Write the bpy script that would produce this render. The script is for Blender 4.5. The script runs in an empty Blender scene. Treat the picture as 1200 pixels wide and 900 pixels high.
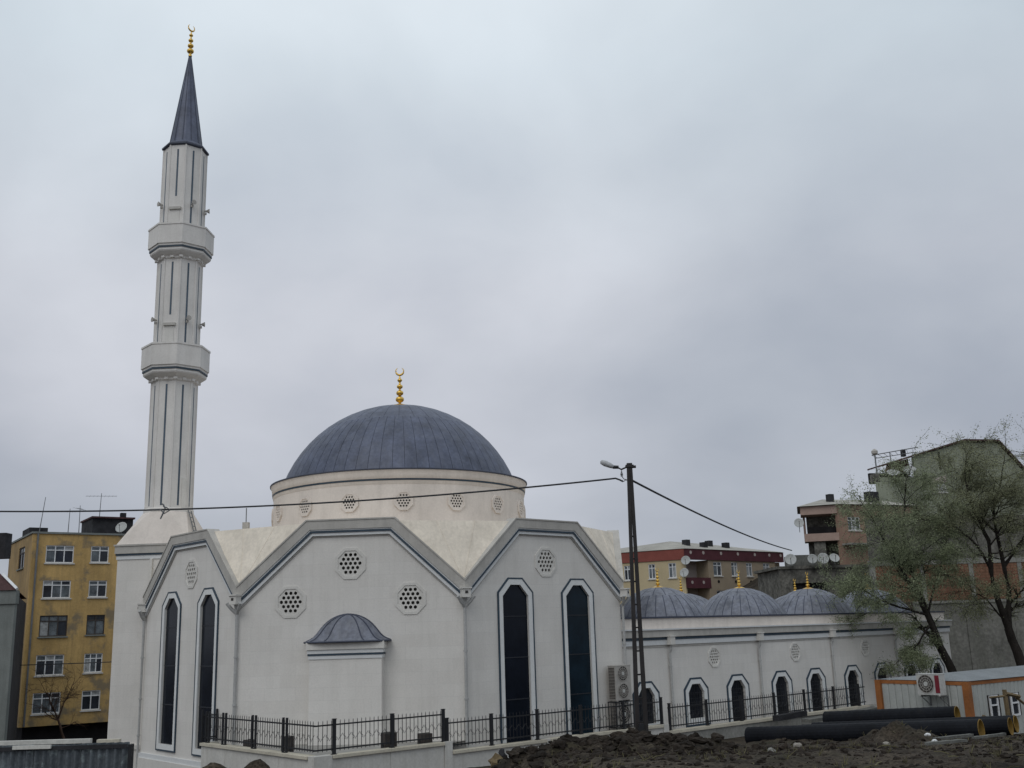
import bpy, bmesh, math, random
from mathutils import Vector, Matrix, noise
from mathutils.geometry import tessellate_polygon
from math import sin, cos, pi, radians, atan2, sqrt

random.seed(7)
S = bpy.context.scene
COL = S.collection
PI = pi

# ------------------------------------------------------------------ camera
# world unit = metre, eye at the origin, y = view azimuth, z = up
F_PX, PITCH, ROLL = 1219.73, 0.2334, 0.0299
cam = bpy.data.cameras.new('camera')
cam.sensor_width = 36.0
cam.lens = 36.0 * F_PX / 1200.0
cam.clip_start = 0.1
cam.clip_end = 3000.0
cam_o = bpy.data.objects.new('camera', cam)
COL.objects.link(cam_o)
_r, _u, _f = Vector((1, 0, 0)), Vector((0, -sin(PITCH), cos(PITCH))), Vector((0, cos(PITCH), sin(PITCH)))
_c, _s = cos(ROLL), sin(ROLL)
_R = _c * _r - _s * _u
_U = _s * _r + _c * _u
cam_o.matrix_world = Matrix(((_R.x, _U.x, -_f.x, 0), (_R.y, _U.y, -_f.y, 0), (_R.z, _U.z, -_f.z, 0), (0, 0, 0, 1)))
S.camera = cam_o
S.view_settings.view_transform = 'Standard'
S.view_settings.look = 'None'
S.view_settings.exposure = 0.0
S.view_settings.gamma = 1.0

# ------------------------------------------------------------------ sky and sun (overcast)
SUN_EL, SUN_ROT = radians(48), radians(205)
W = bpy.data.worlds.new('World')
S.world = W
W.use_nodes = True
nt = W.node_tree
nt.nodes.clear()


def N(t, kind, **kw):
    n = t.nodes.new(kind)
    for k, v in kw.items():
        if k.startswith('i_'):
            n.inputs[k[2:].replace('_', ' ')].default_value = v
        else:
            setattr(n, k, v)
    return n


def ramp(t, stops, interp='LINEAR'):
    n = t.nodes.new('ShaderNodeValToRGB')
    n.color_ramp.interpolation = interp
    e = n.color_ramp.elements
    e[0].position, e[0].color = stops[0][0], stops[0][1] + (1,)
    e[1].position, e[1].color = stops[-1][0], stops[-1][1] + (1,)
    for p, c in stops[1:-1]:
        q = e.new(p)
        q.color = c + (1,)
    return n


sky = N(nt, 'ShaderNodeTexSky', sky_type='NISHITA', sun_disc=False, sun_elevation=SUN_EL, sun_rotation=SUN_ROT)
bg1 = N(nt, 'ShaderNodeBackground')
bg1.inputs[1].default_value = 0.10
nt.links.new(sky.outputs[0], bg1.inputs[0])
tc = N(nt, 'ShaderNodeTexCoord')
sep = N(nt, 'ShaderNodeSeparateXYZ')
nt.links.new(tc.outputs['Generated'], sep.inputs[0])
# cloud layer projected on a high plane so that it flattens towards the horizon
zadd = N(nt, 'ShaderNodeMath', operation='ADD')
zadd.inputs[1].default_value = 0.55
zmax = N(nt, 'ShaderNodeMath', operation='MAXIMUM')
zmax.inputs[1].default_value = 0.0
nt.links.new(sep.outputs[2], zmax.inputs[0])
nt.links.new(zmax.outputs[0], zadd.inputs[0])
dv = N(nt, 'ShaderNodeVectorMath', operation='DIVIDE')
cmb = N(nt, 'ShaderNodeCombineXYZ')
for i in range(3):
    nt.links.new(zadd.outputs[0], cmb.inputs[i])
nt.links.new(tc.outputs['Generated'], dv.inputs[0])
nt.links.new(cmb.outputs[0], dv.inputs[1])
n1 = N(nt, 'ShaderNodeTexNoise', i_Scale=3.0, i_Detail=6.0, i_Roughness=0.46, i_Distortion=0.15)
mp1 = N(nt, 'ShaderNodeMapping')
mp1.inputs['Location'].default_value = (19.2, 1.7, 0.4)
nt.links.new(dv.outputs[0], mp1.inputs[0])
nt.links.new(mp1.outputs[0], n1.inputs['Vector'])
n2 = N(nt, 'ShaderNodeTexNoise', i_Scale=1.1, i_Detail=2.0, i_Roughness=0.4)
mp2 = N(nt, 'ShaderNodeMapping')
mp2.inputs['Location'].default_value = (5.8, 9.4, 7.1)
nt.links.new(dv.outputs[0], mp2.inputs[0])
nt.links.new(mp2.outputs[0], n2.inputs['Vector'])
grad = ramp(nt, [(0.0, (0.44, 0.46, 0.52)), (0.15, (0.49, 0.505, 0.56)), (0.32, (0.555, 0.58, 0.635)), (0.50, (0.60, 0.665, 0.725)), (0.75, (0.72, 0.78, 0.83)), (1.0, (0.80, 0.84, 0.87))])
nt.links.new(sep.outputs[2], grad.inputs[0])
cl = ramp(nt, [(0.30, (0.83, 0.845, 0.87)), (0.5, (1.0, 1.0, 1.0)), (0.70, (1.15, 1.145, 1.135))])
nt.links.new(n1.outputs[0], cl.inputs[0])
cl2 = ramp(nt, [(0.32, (0.81, 0.845, 0.865)), (0.68, (1.15, 1.14, 1.13))])
nt.links.new(n2.outputs[0], cl2.inputs[0])
m1 = N(nt, 'ShaderNodeMixRGB', blend_type='MULTIPLY')
m1.inputs[0].default_value = 1.0
nt.links.new(grad.outputs[0], m1.inputs[1])
nt.links.new(cl.outputs[0], m1.inputs[2])
m2 = N(nt, 'ShaderNodeMixRGB', blend_type='MULTIPLY')
m2.inputs[0].default_value = 1.0
nt.links.new(m1.outputs[0], m2.inputs[1])
nt.links.new(cl2.outputs[0], m2.inputs[2])
bg2 = N(nt, 'ShaderNodeBackground')
bg2.inputs[1].default_value = 1.0
nt.links.new(m2.outputs[0], bg2.inputs[0])
mxs = N(nt, 'ShaderNodeMixShader')
mxs.inputs[0].default_value = 0.93
nt.links.new(bg1.outputs[0], mxs.inputs[1])
nt.links.new(bg2.outputs[0], mxs.inputs[2])
wo = N(nt, 'ShaderNodeOutputWorld')
nt.links.new(mxs.outputs[0], wo.inputs[0])

sun = bpy.data.lights.new('sun', 'SUN')
sun.energy = 0.65
sun.angle = radians(40)
sun.color = (1.0, 0.965, 0.92)
sun_o = bpy.data.objects.new('sun', sun)
COL.objects.link(sun_o)
_d = Vector((cos(SUN_EL) * sin(SUN_ROT), cos(SUN_EL) * cos(SUN_ROT), sin(SUN_EL)))
sun_o.rotation_euler = (-_d).to_track_quat('-Z', 'Y').to_euler()


# ------------------------------------------------------------------ materials
def material(name, col, rough=0.8, spec=0.3, metal=0.0, var=0.12, scale=1.2, fine=14.0, fine_var=0.08, bump=0.15, bump_scale=None,
             streak=0.0, streak_col=None, tint2=None, transl=0.0, island=0.0, brick=None, blotch=None):
    m = bpy.data.materials.new(name)
    m.use_nodes = True
    t = m.node_tree
    b = t.nodes['Principled BSDF']
    b.inputs['Roughness'].default_value = rough
    b.inputs['Metallic'].default_value = metal
    b.inputs['Specular IOR Level'].default_value = spec
    geo = N(t, 'ShaderNodeNewGeometry')
    pos = geo.outputs['Position']
    a = N(t, 'ShaderNodeTexNoise', i_Scale=scale, i_Detail=5.0, i_Roughness=0.6)
    t.links.new(pos, a.inputs['Vector'])
    f = N(t, 'ShaderNodeTexNoise', i_Scale=fine, i_Detail=3.0, i_Roughness=0.6)
    t.links.new(pos, f.inputs['Vector'])
    lo = tuple(max(0, c * (1 - var * 1.6)) for c in col)
    hi = tuple(c * (1 + var * 1.6) for c in (tint2 or col))
    r = ramp(t, [(0.3, lo), (0.7, hi)])
    t.links.new(a.outputs[0], r.inputs[0])
    fr = ramp(t, [(0.3, (1 - fine_var * 1.6,) * 3), (0.7, (1 + fine_var * 1.6,) * 3)])
    t.links.new(f.outputs[0], fr.inputs[0])
    mx = N(t, 'ShaderNodeMixRGB', blend_type='MULTIPLY')
    mx.inputs[0].default_value = 1.0
    t.links.new(r.outputs[0], mx.inputs[1])
    t.links.new(fr.outputs[0], mx.inputs[2])
    out = mx.outputs[0]
    if island:
        ir = ramp(t, [(0.0, (1 - island,) * 3), (1.0, (1 + island,) * 3)])
        t.links.new(geo.outputs['Random Per Island'], ir.inputs[0])
        mi = N(t, 'ShaderNodeMixRGB', blend_type='MULTIPLY')
        mi.inputs[0].default_value = 1.0
        t.links.new(out, mi.inputs[1])
        t.links.new(ir.outputs[0], mi.inputs[2])
        out = mi.outputs[0]
    if streak:
        mp = N(t, 'ShaderNodeMapping')
        mp.inputs['Scale'].default_value = (2.6, 2.6, 0.22)
        t.links.new(pos, mp.inputs[0])
        sn = N(t, 'ShaderNodeTexNoise', i_Scale=1.5, i_Detail=4.0, i_Roughness=0.65)
        t.links.new(mp.outputs[0], sn.inputs['Vector'])
        sr = ramp(t, [(0.45, (0, 0, 0)), (0.75, (streak,) * 3)])
        t.links.new(sn.outputs[0], sr.inputs[0])
        ms = N(t, 'ShaderNodeMixRGB', blend_type='MIX')
        t.links.new(sr.outputs[0], ms.inputs[0])
        t.links.new(out, ms.inputs[1])
        ms.inputs[2].default_value = tuple(streak_col or tuple(c * 0.45 for c in col)) + (1,)
        out = ms.outputs[0]
    if blotch:
        bc, bs, lo_, hi_, am = blotch
        bn = N(t, 'ShaderNodeTexNoise', i_Scale=bs, i_Detail=6.0, i_Roughness=0.62)
        t.links.new(pos, bn.inputs['Vector'])
        br = ramp(t, [(lo_, (0, 0, 0)), (hi_, (am,) * 3)])
        t.links.new(bn.outputs[0], br.inputs[0])
        mb_ = N(t, 'ShaderNodeMixRGB', blend_type='MIX')
        t.links.new(br.outputs[0], mb_.inputs[0])
        t.links.new(out, mb_.inputs[1])
        mb_.inputs[2].default_value = bc + (1,)
        out = mb_.outputs[0]
    bh = f.outputs[0]
    if brick:   # stone courses on a vertical wall: u runs along the wall, v is height
        ang, bw, bhh, mort, dark = brick
        vr = N(t, 'ShaderNodeVectorRotate', rotation_type='Z_AXIS')
        vr.inputs['Angle'].default_value = -ang
        t.links.new(pos, vr.inputs['Vector'])
        sp = N(t, 'ShaderNodeSeparateXYZ')
        t.links.new(vr.outputs[0], sp.inputs[0])
        cb = N(t, 'ShaderNodeCombineXYZ')
        t.links.new(sp.outputs[0], cb.inputs[0])
        t.links.new(sp.outputs[2], cb.inputs[1])
        bt = N(t, 'ShaderNodeTexBrick')
        bt.inputs['Scale'].default_value = 1.0
        bt.inputs['Brick Width'].default_value = bw
        bt.inputs['Row Height'].default_value = bhh
        bt.inputs['Mortar Size'].default_value = mort
        bt.inputs['Mortar Smooth'].default_value = 0.3
        bt.inputs['Color1'].default_value = (1, 1, 1, 1)
        bt.inputs['Color2'].default_value = (0.955, 0.95, 0.945, 1)
        bt.inputs['Mortar'].default_value = (dark, dark, dark, 1)
        t.links.new(cb.outputs[0], bt.inputs['Vector'])
        mq = N(t, 'ShaderNodeMixRGB', blend_type='MULTIPLY')
        mq.inputs[0].default_value = 1.0
        t.links.new(out, mq.inputs[1])
        t.links.new(bt.outputs['Color'], mq.inputs[2])
        out = mq.outputs[0]
    t.links.new(out, b.inputs['Base Color'])
    if bump:
        bp = N(t, 'ShaderNodeBump')
        bp.inputs['Strength'].default_value = bump
        bp.inputs['Distance'].default_value = 0.03
        t.links.new(bh, bp.inputs['Height'])
        t.links.new(bp.outputs[0], b.inputs['Normal'])
    if transl:
        tr = N(t, 'ShaderNodeBsdfTranslucent')
        t.links.new(out, tr.inputs[0])
        ms2 = N(t, 'ShaderNodeMixShader')
        ms2.inputs[0].default_value = transl
        t.links.new(b.outputs[0], ms2.inputs[1])
        t.links.new(tr.outputs[0], ms2.inputs[2])
        t.links.new(ms2.outputs[0], t.nodes['Material Output'].inputs[0])
    return m


TH = -0.0558
M = {}
for nm, ang in (('c', TH), ('r', TH + PI / 4), ('l', TH - PI / 4), ('f', TH + PI / 2)):
    M['stone_' + nm] = material('white_cladding_' + nm, (0.715, 0.69, 0.65), 0.72, 0.3, var=0.035, scale=0.55, fine=22, fine_var=0.03, bump=0.05,
                                streak=0.22, streak_col=(0.50, 0.48, 0.44), brick=(ang, 1.1, 0.42, 0.010, 0.925))
M['plain'] = material('white_stone', (0.66, 0.64, 0.60), 0.75, 0.3, var=0.05, scale=0.8, fine=18, fine_var=0.03, bump=0.05, streak=0.28, streak_col=(0.47, 0.45, 0.41))
M['fascia'] = material('grey_cornice_stone', (0.475, 0.455, 0.42), 0.8, 0.25, var=0.07, scale=0.9, fine=16, fine_var=0.04, bump=0.08, streak=0.35, streak_col=(0.27, 0.26, 0.24))
M['band'] = material('pale_band_stone', (0.66, 0.67, 0.67), 0.7, 0.3, var=0.03, fine_var=0.03, bump=0.04)
M['trim'] = material('white_marble_trim', (0.72, 0.73, 0.72), 0.55, 0.4, var=0.03, fine_var=0.03, bump=0.03)
M['blue_soft'] = material('pale_blue_line_tile', (0.075, 0.105, 0.14), 0.5, 0.4, var=0.1, fine_var=0.05, bump=0.0)
M['blue'] = material('blue_line_tile', (0.034, 0.057, 0.082), 0.5, 0.4, var=0.1, fine_var=0.05, bump=0.0)
M['roof'] = material('cream_roof_sheet', (0.755, 0.68, 0.575), 0.75, 0.25, var=0.08, scale=0.9, fine=9, fine_var=0.05, bump=0.06, streak=0.3, streak_col=(0.40, 0.36, 0.29))
M['drum'] = material('drum_stone', (0.69, 0.625, 0.565), 0.75, 0.3, var=0.06, scale=0.7, fine=14, fine_var=0.03, bump=0.05, streak=0.25, streak_col=(0.42, 0.38, 0.33))
M['minaret'] = material('minaret_stone', (0.70, 0.675, 0.64), 0.75, 0.3, var=0.05, scale=0.8, fine=14, fine_var=0.03, bump=0.05, streak=0.25, streak_col=(0.40, 0.38, 0.35))
M['lead'] = material('lead_sheet', (0.080, 0.092, 0.135), 0.52, 0.45, metal=0.15, var=0.22, scale=1.3, fine=7, fine_var=0.10, bump=0.12, streak=0.30, streak_col=(0.17, 0.18, 0.21), island=0.10)
M['lead_dark'] = material('lead_joint', (0.062, 0.070, 0.098), 0.6, 0.3, var=0.1)
M['lead_old'] = material('weathered_lead', (0.145, 0.155, 0.19), 0.55, 0.4, metal=0.1, var=0.25, scale=1.6, fine=8, fine_var=0.12, bump=0.12, streak=0.6, streak_col=(0.25, 0.26, 0.285), island=0.16)
M['gold'] = material('gilt_brass', (0.72, 0.46, 0.10), 0.34, 0.5, metal=0.75, var=0.06, fine_var=0.03, bump=0.0)
M['glass'] = material('dark_window_glass', (0.008, 0.011, 0.018), 0.16, 0.14, var=0.2, fine_var=0.05, bump=0.0)
M['glass_blue'] = material('blue_black_glass', (0.008, 0.018, 0.028), 0.18, 0.16, var=0.25, fine_var=0.05, bump=0.0)
M['frame_dark'] = material('dark_window_bars', (0.02, 0.023, 0.03), 0.5, 0.3, var=0.1, bump=0.0)
M['shade'] = material('dark_interior', (0.075, 0.072, 0.068), 0.9, 0.1, var=0.2, bump=0.0)
M['iron'] = material('black_iron', (0.016, 0.017, 0.020), 0.5, 0.4, var=0.15, bump=0.05)
M['pipe'] = material('grey_pipe', (0.42, 0.42, 0.41), 0.55, 0.35, var=0.06, bump=0.03)
M['conc'] = material('grey_concrete', (0.27, 0.265, 0.245), 0.9, 0.2, var=0.14, scale=0.8, fine=10, fine_var=0.1, bump=0.3, streak=0.4, streak_col=(0.16, 0.16, 0.14))
M['wallpanel'] = material('terrace_panel', (0.57, 0.555, 0.52), 0.8, 0.25, var=0.06, scale=1.1, fine=14, fine_var=0.05, bump=0.08, streak=0.35, streak_col=(0.38, 0.36, 0.31), island=0.05)
M['cap'] = material('beige_coping', (0.53, 0.49, 0.40), 0.8, 0.25, var=0.08, fine_var=0.06, bump=0.1, island=0.06)
M['floor'] = material('terrace_floor', (0.30, 0.29, 0.27), 0.85, 0.2, var=0.12, bump=0.1)
M['dirt'] = material('dug_earth', (0.024, 0.019, 0.0145), 0.95, 0.15, var=0.30, scale=0.9, fine=17, fine_var=0.42, bump=1.0, tint2=(0.050, 0.040, 0.030), blotch=((0.046, 0.045, 0.024), 0.7, 0.5, 0.72, 0.55))
M['clod'] = material('earth_clod', (0.027, 0.0215, 0.017), 0.95, 0.15, var=0.25, fine_var=0.25, bump=0.6, island=0.35)
M['yellow'] = material('ochre_plaster', (0.49, 0.33, 0.135), 0.88, 0.2, var=0.13, scale=0.45, fine=9, fine_var=0.06, bump=0.1, streak=0.45, streak_col=(0.24, 0.17, 0.085), blotch=((0.185, 0.16, 0.12), 0.6, 0.53, 0.63, 0.8))
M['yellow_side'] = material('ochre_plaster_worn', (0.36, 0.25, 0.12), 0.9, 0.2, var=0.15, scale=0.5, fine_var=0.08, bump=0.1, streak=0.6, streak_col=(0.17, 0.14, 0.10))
M['dark'] = material('dark_recess', (0.022, 0.021, 0.022), 0.9, 0.1, var=0.2, bump=0.0)
M['dark_coat_shade'] = material('dark_coat_and_shade', (0.030, 0.030, 0.033), 0.85, 0.2, var=0.3, fine_var=0.1, bump=0.2)  # dark finish for roof parts; on the grey house it paints alley shade
M['greyplaster'] = material('grey_plaster', (0.20, 0.215, 0.205), 0.9, 0.2, var=0.12, scale=0.5, fine_var=0.06, bump=0.1, streak=0.4, streak_col=(0.12, 0.13, 0.12))
M['tile_dark'] = material('brown_red_tiles', (0.075, 0.040, 0.040), 0.85, 0.2, var=0.2, fine_var=0.15, bump=0.3)
M['white'] = material('white_pvc', (0.70, 0.71, 0.72), 0.5, 0.4, var=0.04, bump=0.0)
M['brownframe'] = material('brown_window_frame', (0.055, 0.045, 0.040), 0.6, 0.3, var=0.1, bump=0.0)
M['pane'] = material('curtained_pane', (0.13, 0.15, 0.165), 0.15, 0.4, var=0.35, scale=1.6, fine_var=0.15, bump=0.0, island=0.3)
M['curtain'] = material('net_curtain_pane', (0.33, 0.34, 0.34), 0.4, 0.35, var=0.25, scale=2.5, fine_var=0.15, bump=0.0)
M['pane_dark'] = material('dark_pane', (0.025, 0.03, 0.04), 0.12, 0.4, var=0.3, bump=0.0)
M['cream_wall'] = material('cream_yellow_render', (0.52, 0.43, 0.27), 0.88, 0.2, var=0.06, scale=0.5, fine_var=0.04, bump=0.05)
M['tan_wall'] = material('tan_render', (0.36, 0.29, 0.21), 0.88, 0.2, var=0.06, scale=0.5, fine_var=0.04, bump=0.05)
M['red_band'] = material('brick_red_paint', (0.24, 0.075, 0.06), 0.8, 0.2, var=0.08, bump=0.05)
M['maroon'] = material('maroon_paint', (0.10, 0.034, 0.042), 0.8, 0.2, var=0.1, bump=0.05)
M['pinkwall'] = material('pale_pink_render', (0.46, 0.40, 0.37), 0.88, 0.2, var=0.06, bump=0.05)
M['roof_grey'] = material('weathered_roof_sheet', (0.34, 0.325, 0.29), 0.8, 0.25, var=0.15, scale=0.6, fine_var=0.1, bump=0.15)
M['salmon'] = material('salmon_render', (0.30, 0.195, 0.145), 0.88, 0.2, var=0.08, scale=0.5, fine_var=0.05, bump=0.08, streak=0.25)
M['salmon_light'] = material('pale_salmon_render', (0.37, 0.27, 0.225), 0.88, 0.2, var=0.08, fine_var=0.05, bump=0.08)
M['greenwall'] = material('grey_green_render', (0.27, 0.29, 0.225), 0.9, 0.2, var=0.12, scale=0.3, fine_var=0.06, bump=0.1, streak=0.5, streak_col=(0.17, 0.18, 0.14))
M['stonewall'] = material('dark_rubble_wall', (0.13, 0.125, 0.11), 0.92, 0.2, var=0.3, scale=1.5, fine=5, fine_var=0.25, bump=0.6)
M['retain'] = material('mottled_grey_retaining', (0.20, 0.195, 0.175), 0.92, 0.2, var=0.16, scale=0.7, fine=6, fine_var=0.15, bump=0.4, streak=0.5, streak_col=(0.11, 0.115, 0.09))
M['brick'] = material('orange_brick', (0.205, 0.11, 0.072), 0.92, 0.15, var=0.15, scale=0.9, fine=7, fine_var=0.15, bump=0.3, brick=(0.1, 0.4, 0.2, 0.02, 0.6))
M['dish'] = material('dish_white', (0.42, 0.43, 0.42), 0.6, 0.3, var=0.06, bump=0.0)
M['steel'] = material('dull_steel', (0.17, 0.175, 0.18), 0.5, 0.4, metal=0.4, var=0.1, bump=0.03)
M['pole'] = material('dark_painted_steel', (0.024, 0.021, 0.021), 0.6, 0.35, var=0.2, fine_var=0.1, bump=0.1)
M['cable'] = material('black_cable', (0.035, 0.037, 0.042), 0.7, 0.3, var=0.1, bump=0.0)
M['lamp'] = material('grey_lamp_shell', (0.46, 0.47, 0.48), 0.5, 0.3, var=0.05, bump=0.0)
M['orange'] = material('orange_trim_paint', (0.31, 0.115, 0.034), 0.6, 0.35, var=0.15, fine_var=0.08, bump=0.05, streak=0.3, streak_col=(0.20, 0.075, 0.03))
M['cabin'] = material('pale_grey_sheet', (0.39, 0.405, 0.385), 0.6, 0.35, var=0.07, fine_var=0.04, bump=0.04, streak=0.3, streak_col=(0.30, 0.30, 0.27), island=0.07)
M['cabin_roof'] = material('grey_sheet_roof', (0.20, 0.215, 0.225), 0.6, 0.3, var=0.1, bump=0.05)
M['acwhite'] = material('aged_white_enamel', (0.50, 0.50, 0.48), 0.5, 0.4, var=0.05, bump=0.0)
M['acgrey'] = material('ac_grey_enamel', (0.40, 0.38, 0.35), 0.6, 0.3, var=0.08, bump=0.0)
M['acdark'] = material('dark_louvre', (0.06, 0.052, 0.048), 0.7, 0.3, var=0.15, bump=0.0)
M['acred'] = material('dark_red_panel', (0.20, 0.022, 0.035), 0.5, 0.3, var=0.1, bump=0.0)
M['hdpe'] = material('black_plastic_pipe', (0.008, 0.009, 0.012), 0.7, 0.12, var=0.2, fine_var=0.15, bump=0.1, blotch=((0.03, 0.027, 0.022), 1.8, 0.58, 0.75, 0.4))
M['pipe_yellow'] = material('yellow_pipe_lining', (0.20, 0.12, 0.022), 0.6, 0.3, var=0.15, fine_var=0.1, bump=0.05)
M['wood'] = material('weathered_timber', (0.14, 0.105, 0.06), 0.85, 0.2, var=0.2, fine_var=0.15, bump=0.2)
M['wood_grey'] = material('grey_timber', (0.13, 0.13, 0.12), 0.9, 0.2, var=0.2, fine_var=0.15, bump=0.2)
M['rubble'] = material('pale_stone_rubble', (0.27, 0.25, 0.22), 0.9, 0.2, var=0.15, fine_var=0.12, bump=0.4)
M['tin'] = material('blue_grey_sheet_metal', (0.10, 0.115, 0.128), 0.6, 0.35, var=0.2, scale=2.5, fine=20, fine_var=0.12, bump=0.1, streak=0.45, streak_col=(0.05, 0.055, 0.06), blotch=((0.27, 0.32, 0.32), 3.4, 0.56, 0.66, 0.75))
M['palebeam'] = material('pale_painted_beam', (0.55, 0.54, 0.50), 0.7, 0.3, var=0.1, bump=0.05)
M['weed'] = material('dry_weed', (0.11, 0.10, 0.055), 0.9, 0.15, var=0.3, bump=0.0, island=0.4)
M['bark'] = material('dark_bark', (0.028, 0.024, 0.021), 0.95, 0.1, var=0.25, fine_var=0.2, bump=0.5)
M['bark_red'] = material('reddish_bark', (0.085, 0.055, 0.042), 0.95, 0.1, var=0.2, bump=0.3)
M['leaf_a'] = material('spring_leaf_grey_green', (0.26, 0.29, 0.18), 0.75, 0.2, var=0.22, scale=0.6, fine_var=0.1, bump=0.0, transl=0.45, island=0.45)
M['leaf_b'] = material('spring_leaf_olive', (0.25, 0.26, 0.16), 0.75, 0.2, var=0.22, scale=0.6, fine_var=0.1, bump=0.0, transl=0.45, island=0.45)

# ------------------------------------------------------------------ object helpers
BASE = {}


def props(o, label=None, cat=None, group=None, kind=None):
    if label: o['label'] = label
    if cat: o['category'] = cat
    if group: o['group'] = group
    if kind: o['kind'] = kind
    return o


def thing(name, loc, label, cat, group=None, rz=0.0):
    o = bpy.data.objects.new(name, None)
    o.empty_display_size = 0.3
    COL.objects.link(o)
    o.location = loc
    o.rotation_euler = (0, 0, rz)
    BASE[o.name] = Vector(loc)
    return props(o, label, cat, group)


def dup(root, loc, rz=None, label=None):
    def cp(o, par):
        c = o.copy()
        COL.objects.link(c)
        if par is not None: c.parent = par
        for ch in o.children: cp(ch, c)
        return c
    r = cp(root, None)
    r.location = loc
    if rz is not None: r.rotation_euler = (0, 0, rz)
    if label: r['label'] = label
    BASE[r.name] = Vector(loc)
    return r


class MB:
    """collects geometry in world coordinates, then links it as one mesh object"""

    def __init__(self):
        self.v, self.f, self.mi, self.cur = [], [], [], 0

    def add(self, vs, fs):
        n = len(self.v)
        self.v += [Vector(p) for p in vs]
        for q in fs:
            self.f.append([i + n for i in q])
            self.mi.append(self.cur)
        return self

    def box(self, c, size, rz=0.0, rot=None):
        hx, hy, hz = size[0] / 2, size[1] / 2, size[2] / 2
        R = rot or Matrix.Rotation(rz, 3, 'Z')
        vs = [Vector(c) + R @ Vector((sx * hx, sy * hy, sz * hz)) for sz in (-1, 1) for sy in (-1, 1) for sx in (-1, 1)]
        return self.add(vs, [(0, 2, 3, 1), (4, 5, 7, 6), (0, 1, 5, 4), (2, 6, 7, 3), (0, 4, 6, 2), (1, 3, 7, 5)])

    def fbox(self, F, t0, t1, o0, o1, z0, z1):
        vs = [F(t, o, z) for z in (z0, z1) for o in (o1, o0) for t in (t0, t1)]
        return self.add(vs, [(0, 2, 3, 1), (4, 5, 7, 6), (0, 1, 5, 4), (2, 6, 7, 3), (0, 4, 6, 2), (1, 3, 7, 5)])

    def tube(self, pts, radii, n=6, cap=True):
        pts = [Vector(p) for p in pts]
        if not hasattr(radii, '__len__'): radii = [radii] * len(pts)
        vs, fs = [], []
        up = Vector((0, 0, 1))
        for i, p in enumerate(pts):
            d = (pts[min(i + 1, len(pts) - 1)] - pts[max(i - 1, 0)]).normalized()
            a = d.cross(up)
            if a.length < 1e-3: a = d.cross(Vector((0, 1, 0)))
            a.normalize()
            b = a.cross(d)
            for k in range(n):
                w = 2 * PI * k / n
                vs.append(p + (a * cos(w) + b * sin(w)) * radii[i])
        for i in range(len(pts) - 1):
            for k in range(n):
                k2 = (k + 1) % n
                fs.append((i * n + k, i * n + k2, (i + 1) * n + k2, (i + 1) * n + k))
        if cap:
            fs.append(tuple(range(n - 1, -1, -1)))
            fs.append(tuple((len(pts) - 1) * n + k for k in range(n)))
        return self.add(vs, fs)

    def lathe(self, prof, c, n=32, rot=0.0, a0=0.0, a1=2 * PI):
        full = abs(a1 - a0 - 2 * PI) < 1e-6
        vs, fs = [], []
        m = n if full else n + 1
        for r, z in prof:
            for k in range(m):
                a = rot + a0 + (a1 - a0) * k / n
                vs.append((c[0] + r * cos(a), c[1] + r * sin(a), c[2] + z))
        for i in range(len(prof) - 1):
            for k in range(n):
                k2 = (k + 1) % m
                fs.append((i * m + k, i * m + k2, (i + 1) * m + k2, (i + 1) * m + k))
        return self.add(vs, fs)

    def plate(self, F, outer, holes=(), o0=0.0, o1=0.1, back=True):
        """flat slab in the (t, z) plane of frame F, from offset o0 to o1 (outwards), with holes"""
        loops = [list(outer)] + [list(h) for h in holes]
        flat = [p for l in loops for p in l]
        tri = tessellate_polygon([[Vector((p[0], p[1], 0)) for p in l] for l in loops])
        n = len(flat)
        vs = [F(p[0], o1, p[1]) for p in flat] + [F(p[0], o0, p[1]) for p in flat]
        fs = []
        for a, b, c in tri:
            A, B, C = flat[a], flat[b], flat[c]
            if (B[0] - A[0]) * (C[1] - A[1]) - (C[0] - A[0]) * (B[1] - A[1]) < 0: b, c = c, b
            fs.append((a, b, c))
            if back: fs.append((a + n, c + n, b + n))
        s = 0
        for li, l in enumerate(loops):
            m = len(l)
            ar = sum(l[i][0] * l[(i + 1) % m][1] - l[(i + 1) % m][0] * l[i][1] for i in range(m))
            ccw = ar > 0
            for i in range(m):
                a, b = s + i, s + (i + 1) % m
                fs.append((a, a + n, b + n, b) if ccw == (li == 0) else (a, b, b + n, a + n))
            s += m
        return self.add(vs, fs)

    def build(self, name, mat, parent=None, smooth=False, kind=None, label=None, base=None, cat=None, group=None):
        root = parent
        while root is not None and root.parent is not None: root = root.parent
        if base is None: base = BASE[root.name] if root is not None else Vector((0, 0, 0))
        base = Vector(base)
        me = bpy.data.meshes.new(name)
        me.from_pydata([tuple(p - base) for p in self.v], [], self.f)
        mats = mat if isinstance(mat, (list, tuple)) else [mat]
        for q in mats: me.materials.append(M[q] if isinstance(q, str) else q)
        if len(mats) > 1: me.polygons.foreach_set('material_index', self.mi)
        if smooth: me.polygons.foreach_set('use_smooth', [True] * len(me.polygons))
        me.update()
        o = bpy.data.objects.new(name, me)
        COL.objects.link(o)
        if parent is not None: o.parent = parent
        else:
            o.location = base
            BASE[o.name] = base
        return props(o, label, cat, group, kind)


def frame(A, ang):
    """vertical frame: t along the wall, o outwards, z up"""
    ax, ay = A[0], A[1]
    dx, dy = cos(ang), sin(ang)
    return lambda t, o, z: Vector((ax + dx * t + dy * o, ay + dy * t - dx * o, z))


def share(name, me, parent, loc=(0, 0, 0), rz=0.0):
    o = bpy.data.objects.new(name, me)
    COL.objects.link(o)
    o.parent = parent
    o.location = loc
    o.rotation_euler = (0, 0, rz)
    return o


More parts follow.
